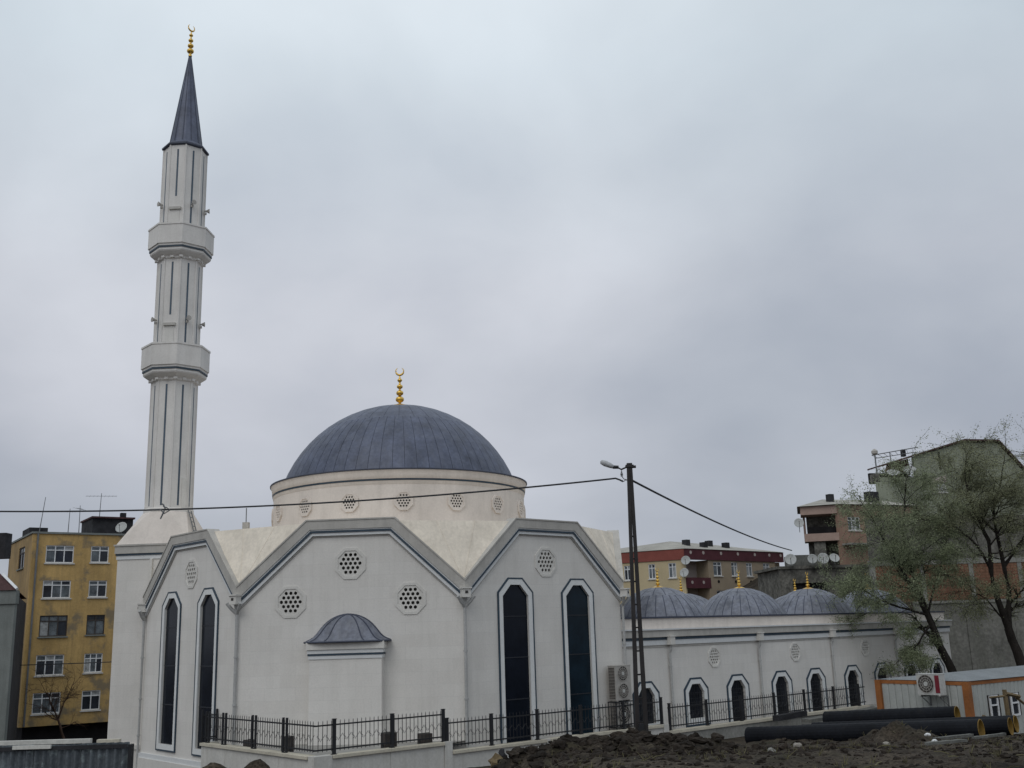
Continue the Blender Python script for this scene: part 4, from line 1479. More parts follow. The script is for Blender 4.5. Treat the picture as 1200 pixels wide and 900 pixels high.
# ------------------------------------------------------------------ grey house, far left
GB = (-28.5, 60.0)
FG = frame((-44.5, 60.0), 0.0)
gb = thing('grey_house', (-36.0, 64.0, -8.0), 'grey plastered house with a dark red roof, cut by the left edge', 'building')
MB().plate(FG, rect(0, 16.0, -8.2, 2.35), [], -0.3, 0.0).build('front_wall', 'greyplaster', gb)
MB().fbox(FG, -0.1, 16.08, -0.3, 0.10, 2.352, 3.1).build('eave_band', 'greyplaster', gb)
MB().plate(frame((-28.52, 60.3), radians(112.6)), rect(0, 12.0, -8.2, 2.8), [], -0.3, 0.0).build('side_wall', 'dark_coat_shade', gb)  # shade of the narrow alley put into the wall colour, not a coating
mb = MB()
mb.add([(-44.6, 59.8, 3.11), (-28.35, 59.8, 3.11), (-33.4, 72.0, 3.11), (-47.6, 72.0, 3.11), (-36.5, 65.8, 8.2), (-44.6, 65.8, 8.2)], [(0, 1, 4, 5), (1, 2, 4), (2, 3, 5, 4), (3, 0, 5)])
gr = mb.build('roof', 'tile_dark', gb)
mb = MB()
mb.tube([(-28.33, 59.78, 3.16), (-29.7, 60.8, 4.05)], 0.10, 4)
mb.build('white_verge', 'white', gr)
MB().box((-31.0, 63.0, 5.9), (0.8, 0.8, 1.5)).build('chimney', 'dark_coat_shade', gr)

# ------------------------------------------------------------------ house with red band, right of the hall
RA = (15.85, 100.0)
FRr = frame(RA, radians(40))
FRl = frame((RA[0] + 13 * cos(radians(150)), RA[1] + 13 * sin(radians(150))), radians(-30))
rb = thing('banded_house', tuple(FRr(3, -4, -6)), 'cream house with a red parapet band above its windows, behind the small domes', 'building')
wr = [(4.15, 5.41), (6.9, 7.87), (9.25, 10.2), (11.98, 13.05)]
holes = [rect(a, b, 4.70, 6.03) for a, b in wr] + [rect(4.41, 5.7, 1.9, 3.29)]
MB().plate(FRr, rect(3.62, 14.0, -6, 6.18), holes, -0.3, 0.0).build('front_wall', 'tan_wall', rb)
for a, b in wr: house_window(rb, FRr, a, b, 4.70, 6.03, 2, 'white', 'pane')
house_window(rb, FRr, 4.41, 5.7, 1.9, 3.29, 2, 'white', 'pane')
wl = [(11.33, 12.10), (9.26, 9.97), (6.69, 7.43), (3.9, 4.7)]
holes = [rect(a, b, 4.52, 5.92) for a, b in wl]
MB().plate(FRl, rect(0, 13.0, -6, 6.18), holes, -0.3, 0.0).build('side_wall', 'cream_wall', rb)
for a, b in wl: house_window(rb, FRl, a, b, 4.52, 5.92, 2, 'white', 'pane')
# recessed balcony at the corner
MB().fbox(FRr, 0.1, 3.6, -1.7, -1.5, -6, 6.18).build('balcony_back_wall', 'pinkwall', rb)
MB().fbox(FRr, 3.40, 3.618, -1.5, 0.0, -6, 6.18).build('balcony_cheek', 'tan_wall', rb)
MB().fbox(FRr, 0.02, 3.60, -0.10, 0.05, 3.50, 4.50).build('balcony_parapet', 'maroon', rb)
MB().fbox(FRr, 0.02, 3.39, -1.49, -0.11, 3.52, 3.70).build('balcony_floor', 'conc', rb)
MB().fbox(FRr, 0.5, 1.0, -1.49, -1.46, 3.71, 5.6).build('balcony_door', 'dark', rb)
for t in (0.85, 2.5): MB().plate(FRr, ngon((t, 4.05), 0.16, 8), [], 0.052, 0.075).build('rosette', 'pinkwall', rb)
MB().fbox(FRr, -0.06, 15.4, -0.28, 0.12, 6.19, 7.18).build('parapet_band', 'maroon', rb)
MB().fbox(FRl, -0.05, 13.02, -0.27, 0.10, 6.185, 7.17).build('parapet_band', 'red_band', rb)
for t in (0.8, 2.65, 5.3, 7.9, 10.6, 13.0, 14.9): MB().plate(FRr, ngon((t, 6.86), 0.17, 8), [], 0.122, 0.145).build('rosette', 'pinkwall', rb)
for t in (4.78, 7.4, 9.8, 12.5): MB().plate(FRr, ngon((t, 4.15), 0.15, 8), [], 0.0, 0.05).build('vent', 'dark', rb)
MB().fbox(FRr, 14.02, 15.3, -2.6, -0.4, -6, 6.18).build('end_wall', 'tan_wall', rb)
MB().fbox(FRr, 14.0, 15.4, -0.35, -0.10, 3.6, 4.5).build('balcony_parapet', 'maroon', rb)
MB().plate(FRr, ngon((14.7, 4.05), 0.16, 8), [], -0.098, -0.07).build('rosette', 'pinkwall', rb)
mb = MB()
c0, c1, c2, c3 = FRl(-0.2, 0.2, 7.2), FRr(-0.1, 0.2, 7.2), FRr(15.5, 0.2, 7.2), FRl(-0.2, 0.2, 7.2) + (FRr(15.5, 0, 0) - FRr(0, 0, 0))
k0, k1 = FRr(3.2, -4.5, 8.35), FRr(10.0, -5.5, 8.35)
mb.add([c0, c1, c2, c3, k0, k1], [(0, 1, 4), (1, 2, 5, 4), (2, 3, 5), (3, 0, 4, 5)])
rr = mb.build('roof', 'roof_grey', rb)
for t, o_, z in ((3.4, -2.6, 8.0), (5.2, -1.9, 7.75), (9.0, -2.2, 7.85), (7.7, -3.3, 8.1)):
    MB().fbox(FRr, t - 0.28, t + 0.28, o_ - 0.3, o_ + 0.3, z - 0.3, z + 0.35).build('chimney', 'dark_coat_shade', rr)
dish(tuple(FRr(-0.1, 0.25, 5.5)), 0.44, -1.9, 0.3, 'upper white dish at the corner of the red banded house', stand=0.55)
dish(tuple(FRr(-0.4, 0.25, 4.4)), 0.44, -2.1, 0.3, 'lower white dish at the corner of the red banded house', stand=0.5)
dish(tuple(FRr(14.6, 0.2, 4.6)), 0.5, -1.6, 0.35, 'pale dish at the right end of the red banded house', stand=0.5)

# ------------------------------------------------------------------ dark low house with dishes
FS = frame((18.6, 75.2), radians(3))
sb = thing('low_house', tuple(FS(3, -3, -2)), 'low dark rubble house with white dishes along its roof edge', 'building')
MB().plate(FS, rect(0, 8.6, -2, 3.75), [rect(0.9, 3.4, 2.1, 2.75)], -0.4, 0.0).build('front_wall', 'stonewall', sb)
MB().plate(FS, rect(0.8, 3.5, 2.0, 2.8), [], -0.35, -0.3).build('window', 'dark', sb)
MB().fbox(FS, -0.2, 8.8, -6, 0.15, 3.752, 3.95).build('roof_slab', 'stonewall', sb)
MB().fbox(FS, 1.2, 3.0, -2.5, -0.5, 3.952, 4.75).build('roof_lumber', 'wood_grey', sb)
MB().fbox(FS, 0.1, 0.4, -6, -0.41, -2, 3.75).build('side_wall', 'stonewall', sb)
for x, r, az, tl, lab in ((19.36, 0.40, -1.8, 0.25, 'leftmost of the white dishes on the low dark roof'), (20.9, 0.34, -1.75, 0.2, 'second white dish from the left on the low dark roof'),
                          (21.66, 0.40, -1.75, 0.25, 'third white dish from the left on the low dark roof'), (22.45, 0.36, -1.5, 0.55, 'rightmost of the white dishes on the low dark roof, tilted up')):
    dish((x, 74.75, 3.96), r, az, tl, lab, stand=0.42)

# ------------------------------------------------------------------ salmon house
SA = (27.67, 90.0)
FSr = frame(SA, radians(25))
sal = thing('salmon_house', tuple(FSr(3, -4, 0)), 'salmon pink house with a corner balcony under its roof', 'building')
MB().plate(FSr, rect(0.0, 9.5, 1.0, 9.82), [rect(1.08, 2.46, 7.66, 8.80), rect(4.17, 5.4, 7.68, 8.82)], -0.3, 0.0).build('front_wall', 'salmon', sal)
house_window(sal, FSr, 1.08, 2.46, 7.66, 8.80, 3, 'white', 'pane_dark')
house_window(sal, FSr, 4.17, 5.4, 7.68, 8.82, 2, 'white', 'pane_dark')
LA = radians(165)
FSl = frame((SA[0] + 2.9 * cos(LA), SA[1] + 2.9 * sin(LA)), LA + PI)
MB().fbox(FSl, -0.15, 2.88, -2.6, 0.05, 9.10, 9.80).build('balcony_fascia', 'salmon_light', sal)
MB().fbox(FSl, 0.0, 2.88, -0.2, 0.0, 6.80, 7.46).build('balcony_parapet', 'salmon_light', sal)
MB().fbox(FSl, 0.01, 2.88, -2.4, -0.21, 6.82, 7.0).build('balcony_floor', 'conc', sal)
MB().fbox(FSl, 0.3, 2.88, -2.7, -2.45, 1.0, 9.09).build('balcony_back_wall', 'stonewall', sal)
MB().fbox(FSl, 0.0, 0.2, -2.4, -2.2, 7.0, 9.09).build('balcony_post', 'salmon_light', sal)
MB().fbox(FSl, 0.75, 1.7, -1.2, -0.25, 1.0, 6.79).build('chimney_shaft', 'stonewall', sal)
MB().fbox(FSr, 0.2, 5.2, 0.0, 0.9, 6.35, 6.5).build('lower_balcony', 'conc', sal)
MB().fbox(FSr, 0.25, 5.2, 0.75, 0.88, 6.5, 7.05).build('lower_parapet', 'salmon', sal)
mb = MB()
r0, r1, r2 = FSl(-0.4, 0.3, 9.82), FSr(-0.1, 0.35, 9.86), FSr(9.9, 0.35, 9.95)
q0, q1 = FSl(-0.4, -7, 9.9), FSr(9.9, -8, 9.9)
rg0, rg1 = FSr(1.5, -3.4, 10.75), FSr(8.2, -3.8, 10.9)
mb.add([r0, r1, r2, q1, q0, rg0, rg1], [(0, 1, 5), (1, 2, 6, 5), (2, 3, 6), (3, 4, 5, 6), (4, 0, 5)])
sr_ = mb.build('roof', 'roof_grey', sal)
MB().fbox(FSr, 0.5, 1.0, -1.8, -1.3, 10.1, 10.95).build('chimney', 'dark_coat_shade', sr_)
MB().fbox(FSr, 5.0, 6.2, -1.9, -1.3, 10.3, 11.3).build('chimney', 'dark_coat_shade', sr_)
mb = MB()
for a in (-0.3, 0.0, 0.35): mb.fbox(FSl, 0.4 + a, 0.43 + a, -2.2, -0.6, 8.7, 8.73)
mb.fbox(FSl, 0.3, 2.8, -1.0, -0.9, 7.5, 8.1)
mb.build('balcony_clutter', 'dark', sal)
dish(tuple(FSl(-0.35, 0.3, 7.6)), 0.42, -1.75, 0.3, 'pale dish beside the salmon house balcony', stand=0.8)

# ------------------------------------------------------------------ grey green gable house on the hill
GA = (34.86, 100.0)
FGn = frame(GA, radians(10))
gg = thing('gable_house', tuple(FGn(8, -5, 4)), 'grey green gabled house high on the right behind the trees', 'building')
MB().plate(FGn, [(0, 4), (16.2, 4), (16.2, 13.7), (15.5, 14.3), (13.35, 16.8), (9.6, 16.85), (4.1, 15.45), (4.1, 13.0), (0, 13.0)], [rect(6.35, 7.25, 11.95, 12.8)], -0.3, 0.0).build('front_wall', 'greenwall', gg)
house_window(gg, FGn, 6.35, 7.25, 11.95, 12.8, 1, 'white', 'pane', top=False, fw=0.12)
MB().plate(FGn, [(5.9, 12.9), (7.35, 12.9), (7.35, 13.6), (5.9, 13.3)], [], 0.0, 0.03).build('plaster_patch', 'pinkwall', gg)
mb = MB()
prof = [(1.65, 14.75), (4.1, 15.47), (9.6, 17.0), (13.4, 16.95), (15.6, 14.4), (16.6, 13.4)]
for i in range(len(prof) - 1):
    (a, za), (b, zb) = prof[i], prof[i + 1]
    bk = -1.6 if i == 0 else -9
    mb.add([FGn(a, 0.35, za), FGn(b, 0.35, zb), FGn(b, bk, zb), FGn(a, bk, za), FGn(a, 0.35, za + 0.16), FGn(b, 0.35, zb + 0.16), FGn(b, bk, zb + 0.16), FGn(a, bk, za + 0.16)],
           [(0, 3, 2, 1), (4, 5, 6, 7), (0, 1, 5, 4), (2, 3, 7, 6), (0, 4, 7, 3), (1, 2, 6, 5)])
gro = mb.build('roof', 'tile_dark', gg)
MB().plate(FGn, [(1.6, 14.05), (4.08, 14.05), (4.08, 15.4), (1.9, 14.9)], [], -1.2, -0.9).build('red_gable', 'maroon', gg)
MB().fbox(FGn, 0.02, 4.08, -1.6, -1.25, 13.0, 14.04).build('loft_wall', 'dark', gg)
MB().fbox(FGn, 0.0, 0.35, -1.2, 0.02, 13.0, 13.85).build('terrace_pier', 'stonewall', gg)
MB().fbox(FGn, 0.36, 4.09, -0.12, 0.0, 13.0, 13.45).build('terrace_parapet', 'greenwall', gg)
MB().fbox(FGn, 6.75, 6.95, 0.0, 0.04, 14.2, 15.9).build('flue', 'dark', gg)
MB().fbox(FGn, 0.02, 16.0, -0.0, 0.04, 13.35 - 0.35, 13.47 - 0.35).build('floor_line', 'stonewall', gg) if False else None
MB().fbox(FGn, 3.4, 3.75, -1.0, -0.6, 15.6, 16.3).build('chimney', 'dark_coat_shade', gro)
dish(tuple(FGn(1.6, 0.35, 13.0)), 0.62, -1.75, 0.95, 'left white dish on the green gable house', stand=0.75)
dish(tuple(FGn(3.3, 0.35, 13.2)), 0.66, -1.75, 0.95, 'right white dish on the green gable house', stand=0.85)
am = thing('antenna', tuple(FGn(0.1, 0.0, 13.85)), 'mast with a long lattice aerial on the left corner of the green gable house', 'antenna')
mb = MB()
b0 = FGn(0.1, 0, 13.85)
mb.tube([b0, b0 + Vector((0, 0, 2.0))], 0.07, 6)
mb.build('mast', 'steel', am)
mb = MB()
e0, e1 = b0 + Vector((-0.3, 0, 1.75)), FGn(4.9, -0.3, 16.45)
f0, f1 = e0 + Vector((0.3, 0, -0.0)), FGn(4.6, -0.3, 15.95)
mb.tube([e0, e1], 0.045, 4)
mb.tube([f0 - Vector((0, 0, 0.3)), f1], 0.035, 4)
for i in range(8):
    s0, s1 = i / 8, (i + 0.5) / 8
    mb.tube([e0 + (e1 - e0) * s0, f0 - Vector((0, 0, 0.3 * (1 - s1))) + (f1 - f0) * s1], 0.022, 4)
mb.tube([FGn(1.75, 0, 14.5), FGn(1.75, -0.1, 15.9)], 0.05, 5)
mb.build('boom', 'steel', am)
mb = MB()
mb.lathe([(0.01, -0.32), (0.3, -0.15), (0.32, 0.1), (0.1, 0.3), (0.01, 0.32)], b0 + Vector((0, 0, 2.05)), 10)
mb.build('rotor_box', 'acgrey', am)

# ------------------------------------------------------------------ retaining wall and brick house behind the cabin
FT = frame((24.6, 66.0), 0.02)
rw = thing('retaining_wall', (33, 66, -4.5), 'mottled grey retaining wall behind the site cabin and the trees', 'wall')
for i in range(6):
    MB().fbox(FT, i * 3.0 + 0.012, (i + 1) * 3.0 - 0.012, -0.5, 0.0 + 0.02 * (i % 2), -5.2, 0.92).build('wall_panel', 'retain', rw)
    MB().fbox(FT, i * 3.0 + 0.006, (i + 1) * 3.0 - 0.006, -0.55, 0.08, 0.925, 1.08).build('coping_stone', 'conc', rw)
FB = frame((24.0, 71.5), 0.06)
bh_ = thing('brick_house', (32, 74, 1.0), 'bare orange brick house with concrete posts behind the two trees', 'building')
for i in range(5):
    t0 = i * 3.4
    MB().fbox(FB, t0 + 0.16, t0 + 3.24, -0.25, 0.0, 0.6, 3.6).build('brick_panel', 'brick', bh_)
    MB().fbox(FB, t0 - 0.15, t0 + 0.15, -0.3, 0.03, 0.6, 3.6).build('concrete_post', 'conc', bh_)
MB().fbox(FB, -0.2, 17.2, -0.32, 0.06, 3.605, 3.95).build('concrete_beam', 'conc', bh_)
MB().fbox(FB, -0.1, 17.1, -0.25, 0.0, 3.955, 6.8).build('upper_wall', 'stonewall', bh_)

# ================================================================== SITE CABIN
UA = math.atan2(0.585, 0.811)
CA = Vector((17.23, 42.0, 0))
FC1 = frame(CA, UA)                                   # right face from the near corner
LC, LR = 3.95, 7.0
FC2 = frame(CA + Vector((-sin(UA), cos(UA), 0)) * LC, UA - PI / 2)   # left face, t = LC at the near corner
cz0, cz1 = -4.85, -2.40
cab = thing('site_cabin', tuple(FC1(3, -2, cz0)), 'pale grey corrugated site cabin with rusty orange edges', 'cabin')
pm = None
for F_, L in ((FC1, LR), (FC2, LC)):
    n = round((L - 0.24) / 0.30)
    for i in range(n):
        a = 0.12 + (L - 0.24) * i / n
        b = 0.12 + (L - 0.24) * (i + 1) / n
        # skip where the windows sit
        segs = [(cz0 + 0.12, cz1 - 0.14)]
        if F_ is FC1 and any(a < w1 and b > w0 for w0, w1 in ((1.38, 2.0), (2.9, 3.5), (5.2, 5.9))):
            segs = [(cz0 + 0.12, -3.88), (-2.98, cz1 - 0.14)]
        for z0, z1 in segs:
            mb = MB()
            vs = []
            for z in (z0, z1):
                for t, o_ in ((a + 0.003, 0.0), (a + 0.05, 0.028), (b - 0.05, 0.028), (b - 0.003, 0.0)): vs.append(F_(t, o_, z))
            mb.add(vs, [(0, 1, 5, 4), (1, 2, 6, 5), (2, 3, 7, 6)])
            mb.build('wall_panel', 'cabin', cab)
mb = MB()
mb.fbox(FC1, 0.05, LR - 0.05, -LC + 0.05, -0.02, cz0 + 0.05, cz1 - 0.05)
mb.build('inner_core', 'acdark', cab)
for F_, L in ((FC1, LR), (FC2, LC)):
    MB().fbox(F_, 0.12, L - 0.121, -0.02, 0.045, cz1 - 0.14, cz1 - 0.002).build('top_rail', 'orange', cab)
    MB().fbox(F_, 0.12, L - 0.121, -0.02, 0.045, cz0, cz0 + 0.12).build('bottom_rail', 'orange', cab)
for t, F_ in ((0.0, FC1), (LR, FC1), (0.0, FC2)):
    MB().box(F_(t, -0.0, (cz0 + cz1) / 2 + 0.0), (0.25, 0.25, cz1 - cz0), UA).build('corner_post', 'orange', cab)
mb = MB()
a, b, c, d = FC1(-0.05, 0.10, cz1 + 0.02), FC1(LR + 0.15, 0.10, cz1 + 0.02), FC1(LR + 0.15, -LC - 0.1, cz1 + 0.02), FC1(-0.05, -LC - 0.1, cz1 + 0.02)
e, f = FC1(0.4, -1.0, cz1 + 0.30), FC1(LR + 0.15, -1.0, cz1 + 0.36)
mb.add([a, b, c, d, e, f], [(0, 1, 5, 4), (3, 4, 5, 2), (0, 4, 3), (1, 2, 5), (0, 3, 2, 1)])
mb.build('roof', 'cabin_roof', cab)
for w0, w1 in ((1.40, 1.98), (2.92, 3.48), (5.22, 5.88)):
    wv = MB().plate(FC1, rect(w0, w1, -3.87, -3.0), [rect(w0 + 0.07, w1 - 0.07, -3.80, -3.40), rect(w0 + 0.07, w1 - 0.07, -3.34, -3.07)], 0.0, 0.06).build('window', 'white', cab)
    MB().plate(FC1, rect(w0 + 0.05, w1 - 0.05, -3.82, -3.05), [], 0.005, 0.02).build('pane', 'pane_dark', wv)
# its air conditioner on a bracket
AT0 = LC - 1.72
ac_unit(FC2, AT0, AT0 + 1.02, 0.30, 0.66, -2.93, -2.12, 1, 'white air conditioner with a dark red panel on the site cabin', None, 'acwhite', True)
br_ = thing('unit_bracket', tuple(FC2(AT0 + 0.5, 0.2, -3.1)), 'grey bracket under the white air conditioner on the site cabin', 'bracket')
mb = MB()
for t in (AT0 + 0.12, AT0 + 0.9):
    mb.fbox(FC2, t - 0.02, t + 0.02, 0.03, 0.66, -2.975, -2.935)
    mb.fbox(FC2, t - 0.02, t + 0.02, 0.03, 0.07, -3.35, -2.976)
    mb.tube([FC2(t, 0.06, -3.33), FC2(t, 0.58, -2.98)], 0.02, 4)
mb.build('arm', 'steel', br_)

# broken timber frame before the cabin
tf = thing('timber_frame', tuple(FC1(2.0, 1.2, -4.5)), 'broken brown timber post and brace leaning in front of the cabin window', 'timber')
p0 = FC1(0.95, 1.0, 0)
MB().tube([p0 + Vector((0, 0, -4.6)), p0 + Vector((-0.03, 0, -2.72))], [0.10, 0.085], 5).build('post', 'wood', tf)
MB().tube([p0 + Vector((-0.72, -0.2, -2.98)), p0 + Vector((0.06, 0.0, -2.95))], 0.04, 4).build('bar', 'wood', tf)
MB().tube([p0 + Vector((-0.02, -0.1, -2.86)), p0 + Vector((0.55, 0.05, -3.0)), ], 0.07, 4).build('bar', 'wood', tf)
MB().tube([p0 + Vector((0.42, 0.1, -3.02)), p0 + Vector((1.4, 0.4, -3.78))], 0.055, 4).build('brace', 'wood', tf)
MB().tube([p0 + Vector((-1.15, -0.4, -3.62)), p0 + Vector((-0.8, -0.3, -3.85))], 0.06, 5).build('stub', 'wood', tf)

# ================================================================== PLASTIC PIPES
PD = Vector((0.775, -0.632, 0)).normalized()


def drain_pipe(end, length, r, slope, label, yellow=True):
    end = Vector(end)
    ax = (PD + Vector((0, 0, slope))).normalized()
    st_ = end - ax * length
    t = thing('drain_pipe', tuple(end - ax * length / 2), label, 'pipe', 'black plastic pipes lying on the earth')
    mb = MB()
    n = int(length / 0.11)
    pts, rad = [], []
    for i in range(n + 1):
        pts.append(st_ + ax * (length * i / n))
        rad.append(r - (0.006 if i % 2 else 0.0))
    mb.tube(pts, rad, 20, cap=False)
    # black back end cap ring
    mb.tube([st_ + ax * 0.3, st_], [r * 0.86, r * 0.86], 20, cap=False)
    mb.build('shell', 'hdpe', t, smooth=False)
    mb = MB()
    up = Vector((0, 0, 1))
    a = ax.cross(up).normalized()
    b = a.cross(ax)
    vs, fs = [], []
    for rr, s in ((r * 1.0, 0.0), (r * 1.0, 0.012), (r * 0.90, 0.014), (r * 0.86, -0.9), (0.01, -0.9)):
        for k in range(20):
            w = 2 * PI * k / 20
            vs.append(end + ax * s + (a * cos(w) + b * sin(w)) * rr)
    for i in range(4):
        for k in range(20):
            k2 = (k + 1) % 20
            fs.append((i * 20 + k, i * 20 + k2, (i + 1) * 20 + k2, (i + 1) * 20 + k))
    mb.add(vs, fs)
    mb.build('lining', 'pipe_yellow', t, smooth=True)
    return t


drain_pipe((12.39, 29.6, -2.95), 6.95, 0.28, 0.061, 'long black pipe at the front, its yellow end right of the earth heap')
drain_pipe((13.67, 34.3, -2.96), 4.35, 0.28, 0.061, 'black pipe lying behind and above the long front pipe')
drain_pipe((14.08, 31.6, -3.08), 6.4, 0.25, 0.061, 'black pipe whose yellow end shows just right of the front pipe end')
drain_pipe((14.70, 32.6, -3.11), 6.4, 0.25, 0.061, 'hindmost black pipe, its yellow end at the far right')

# ================================================================== ODDS AND ENDS ON THE EARTH
def plank(a, b, w, h, label, mat='wood_grey'):
    a, b = Vector(a), Vector(b)
    d = b - a
    mid = (a + b) / 2
    R = d.to_track_quat('X', 'Z').to_matrix()
    mb = MB()
    n = 6
    vs = []
    for i in range(n + 1):
        c = a + d * i / n + R @ Vector((0, random.uniform(-0.006, 0.006), random.uniform(-0.006, 0.006)))
        for sy, sz in ((-1, -1), (1, -1), (1, 1), (-1, 1)): vs.append(c + R @ Vector((0, sy * w / 2, sz * h / 2)))
    fs = [(3, 2, 1, 0), tuple(n * 4 + k for k in range(4))]
    for i in range(n):
        for k in range(4): fs.append((i * 4 + k, i * 4 + (k + 1) % 4, (i + 1) * 4 + (k + 1) % 4, (i + 1) * 4 + k))
    mb.add(vs, fs)
    mb.build('plank', mat, None, base=tuple(mid), label=label, cat='plank')


def onground(x, y, dz=0.03):
    return (x, y, ground_h(x, y, False) + dz)


plank((7.62, 20.3, ground_h(7.62, 20.3, False) + 0.13), (8.55, 20.9, ground_h(8.55, 20.9, False) + 0.17), 0.10, 0.05, 'pale grey plank lying on the earth right of the cone shaped heap')
plank((5.95, 16.2, ground_h(5.95, 16.2, False) + 0.10), (6.65, 16.5, ground_h(6.65, 16.5, False) + 0.13), 0.08, 0.04, 'short grey plank lying low in the foreground earth left of the cone shaped heap')
plank((9.6, 23.4, ground_h(9.6, 23.4, False) + 0.10), (10.5, 23.9, ground_h(10.5, 23.9, False) + 0.16), 0.09, 0.05, 'grey plank on the earth under the front pipe end')
plank(tuple(FR(22.0, 0.9, -3.92)), tuple(FR(24.4, 0.7, -3.88)), 0.32, 0.22, 'dark timber slab between the terrace wall and the pipes', 'dark_coat_shade')
plank(tuple(FR(23.5, 1.4, -4.12)), tuple(FR(29.5, 1.3, -4.0)), 0.5, 0.14, 'long flat dark board behind the pipes along the terrace wall', 'wood_grey')


def stone(x, y, r, label, mat='rubble', seed=1, dz=None):
    random.seed(seed)
    mb = MB()
    p = Vector((x, y, ground_h(x, y, False) + (r * 0.55 if dz is None else dz)))
    bm = bmesh.new()
    bmesh.ops.create_icosphere(bm, subdivisions=2, radius=r)
    vs = []
    for v in bm.verts:
        k = 1 + 0.42 * noise.noise(v.co / r * 1.1 + Vector((seed * 3.1, 0, 0)))
        vs.append(p + Vector((v.co.x * k * 1.25, v.co.y * k, v.co.z * k * 0.75)))
    mb.add(vs, [[v.index for v in f.verts] for f in bm.faces])
    bm.free()
    mb.build('stone', mat, None, base=tuple(p), label=label, cat='stone')


stone(5.75, 23.0, 0.075, 'pale oblong stone on the earth below the black front pipe', seed=3, dz=0.16)
stone(8.05, 21.8, 0.045, 'white stone right of the cone shaped heap', 'band', seed=5, dz=0.2)
stone(5.62, 17.0, 0.045, 'pinkish pale stone low in the foreground left of the grey plank', seed=8, dz=0.11)
stone(6.45, 17.2, 0.035, 'small white stone above the short grey plank in the foreground', 'band', seed=11, dz=0.13)
stone(9.35, 19.0, 0.16, 'round grey boulder at the right under the front pipe end', 'conc', seed=13, dz=0.13)
stone(4.4, 19.5, 0.07, 'grey stone on bare earth below the grey stretch of terrace wall', 'conc', seed=17, dz=0.1)
stone(8.9, 24.8, 0.035, 'bright chip of stone beside the top of the cone shaped heap', 'band', seed=19, dz=0.12)
random.seed(21)
ch = thing('rubble_block', (-0.62, 27.2, -3.5), 'brown broken block with a black top at the left foot of the earth heap', 'rubble')
mb = MB()
clod(mb, Vector((-0.66, 27.2, -3.13)), 0.17, 1.0)
mb.build('block', 'wood', ch)
mb = MB()
clod(mb, Vector((-0.52, 27.25, -2.98)), 0.10, 1.0)
mb.build('black_lump', 'dark_coat_shade', ch)
plank((-0.60, 26.6, -3.30), (-0.34, 26.7, -2.98), 0.09, 0.05, 'short white slat leaning on the left foot of the earth heap', 'band')

# ================================================================== TIN FENCE, BOTTOM LEFT
tn = thing('tin_fence', (-9.5, 20.0, -4.0), 'dark blue grey corrugated tin fence in the bottom left corner', 'fence')
FN = frame((-16.0, 20.15), -0.017)
xs = 0.0
for i in range(10):
    a, b = i * 0.88, (i + 1) * 0.88 - 0.0
    zt = -1.775 + (0.015 if i % 2 else 0.0)
    n = 60
    vs, fs = [], []
    off_ = 0.012 * (i % 2)
    for j in range(n + 1):
        t = a + (b + 0.02 - a) * j / n
        o_ = off_ + 0.030 * sin(t * 2 * PI / 0.147)
        vs += [FN(t, o_, -4.1), FN(t, o_, zt)]
    for j in range(n): fs.append((2 * j, 2 * j + 2, 2 * j + 3, 2 * j + 1))
    MB().add(vs, fs).build('tin_sheet', 'tin', tn, smooth=True)
MB().fbox(FN, 8.80, 8.86, -0.10, 0.03, -4.1, -1.80).build('post', 'iron', tn)
MB().fbox(FN, 0, 8.80, -0.10, -0.05, -1.95, -1.88).build('rail', 'iron', tn)
MB().fbox(FN, 0, 8.79, 0.045, 0.06, -1.86, -1.79).build('rail', 'dark_coat_shade', tn)
bm_ = thing('pale_beam', (-9.8, 20.5, -1.7), 'long pale painted beam lying along the top of the tin fence', 'beam')
FN2 = frame((-16.0, 20.35), -0.017)
MB().fbox(FN2, 0, 8.02, -0.05, 0.05, -1.775, -1.70).build('beam', 'palebeam', bm_)
MB().fbox(FN2, 7.93, 8.02, -0.05, 0.05, -1.86, -1.776).build('hooked_end', 'palebeam', bm_)
bm2 = MB().fbox(FN, 6.70, 7.40, 0.065, 0.11, -1.83, -1.765).build('plank', 'palebeam', None, base=tuple(FN(7, 0, -1.8)), label='short pale board fixed under the long beam on the tin fence', cat='plank')
MB().fbox(FN2, 8.14, 8.56, -0.06, 0.05, -1.775, -1.72).build('plank', 'cap', None, base=tuple(FN2(8.3, 0, -1.75)), label='short pale beam end on the tin fence beside the foot of the minaret', cat='plank')

# small rod with a box on the hall roof
b0 = Vector((-11.26, 43.5, 4.0))
rod = thing('lightning_rod', tuple(b0), 'thin rod with a small box on the hall roof left of the big dome', 'rod')
MB().tube([b0, b0 + Vector((0, 0, 1.35))], 0.022, 5).build('rod', 'steel', rod)
MB().box(b0 + Vector((0, 0, 0.62)), (0.26, 0.20, 0.26)).build('box', 'acgrey', rod)

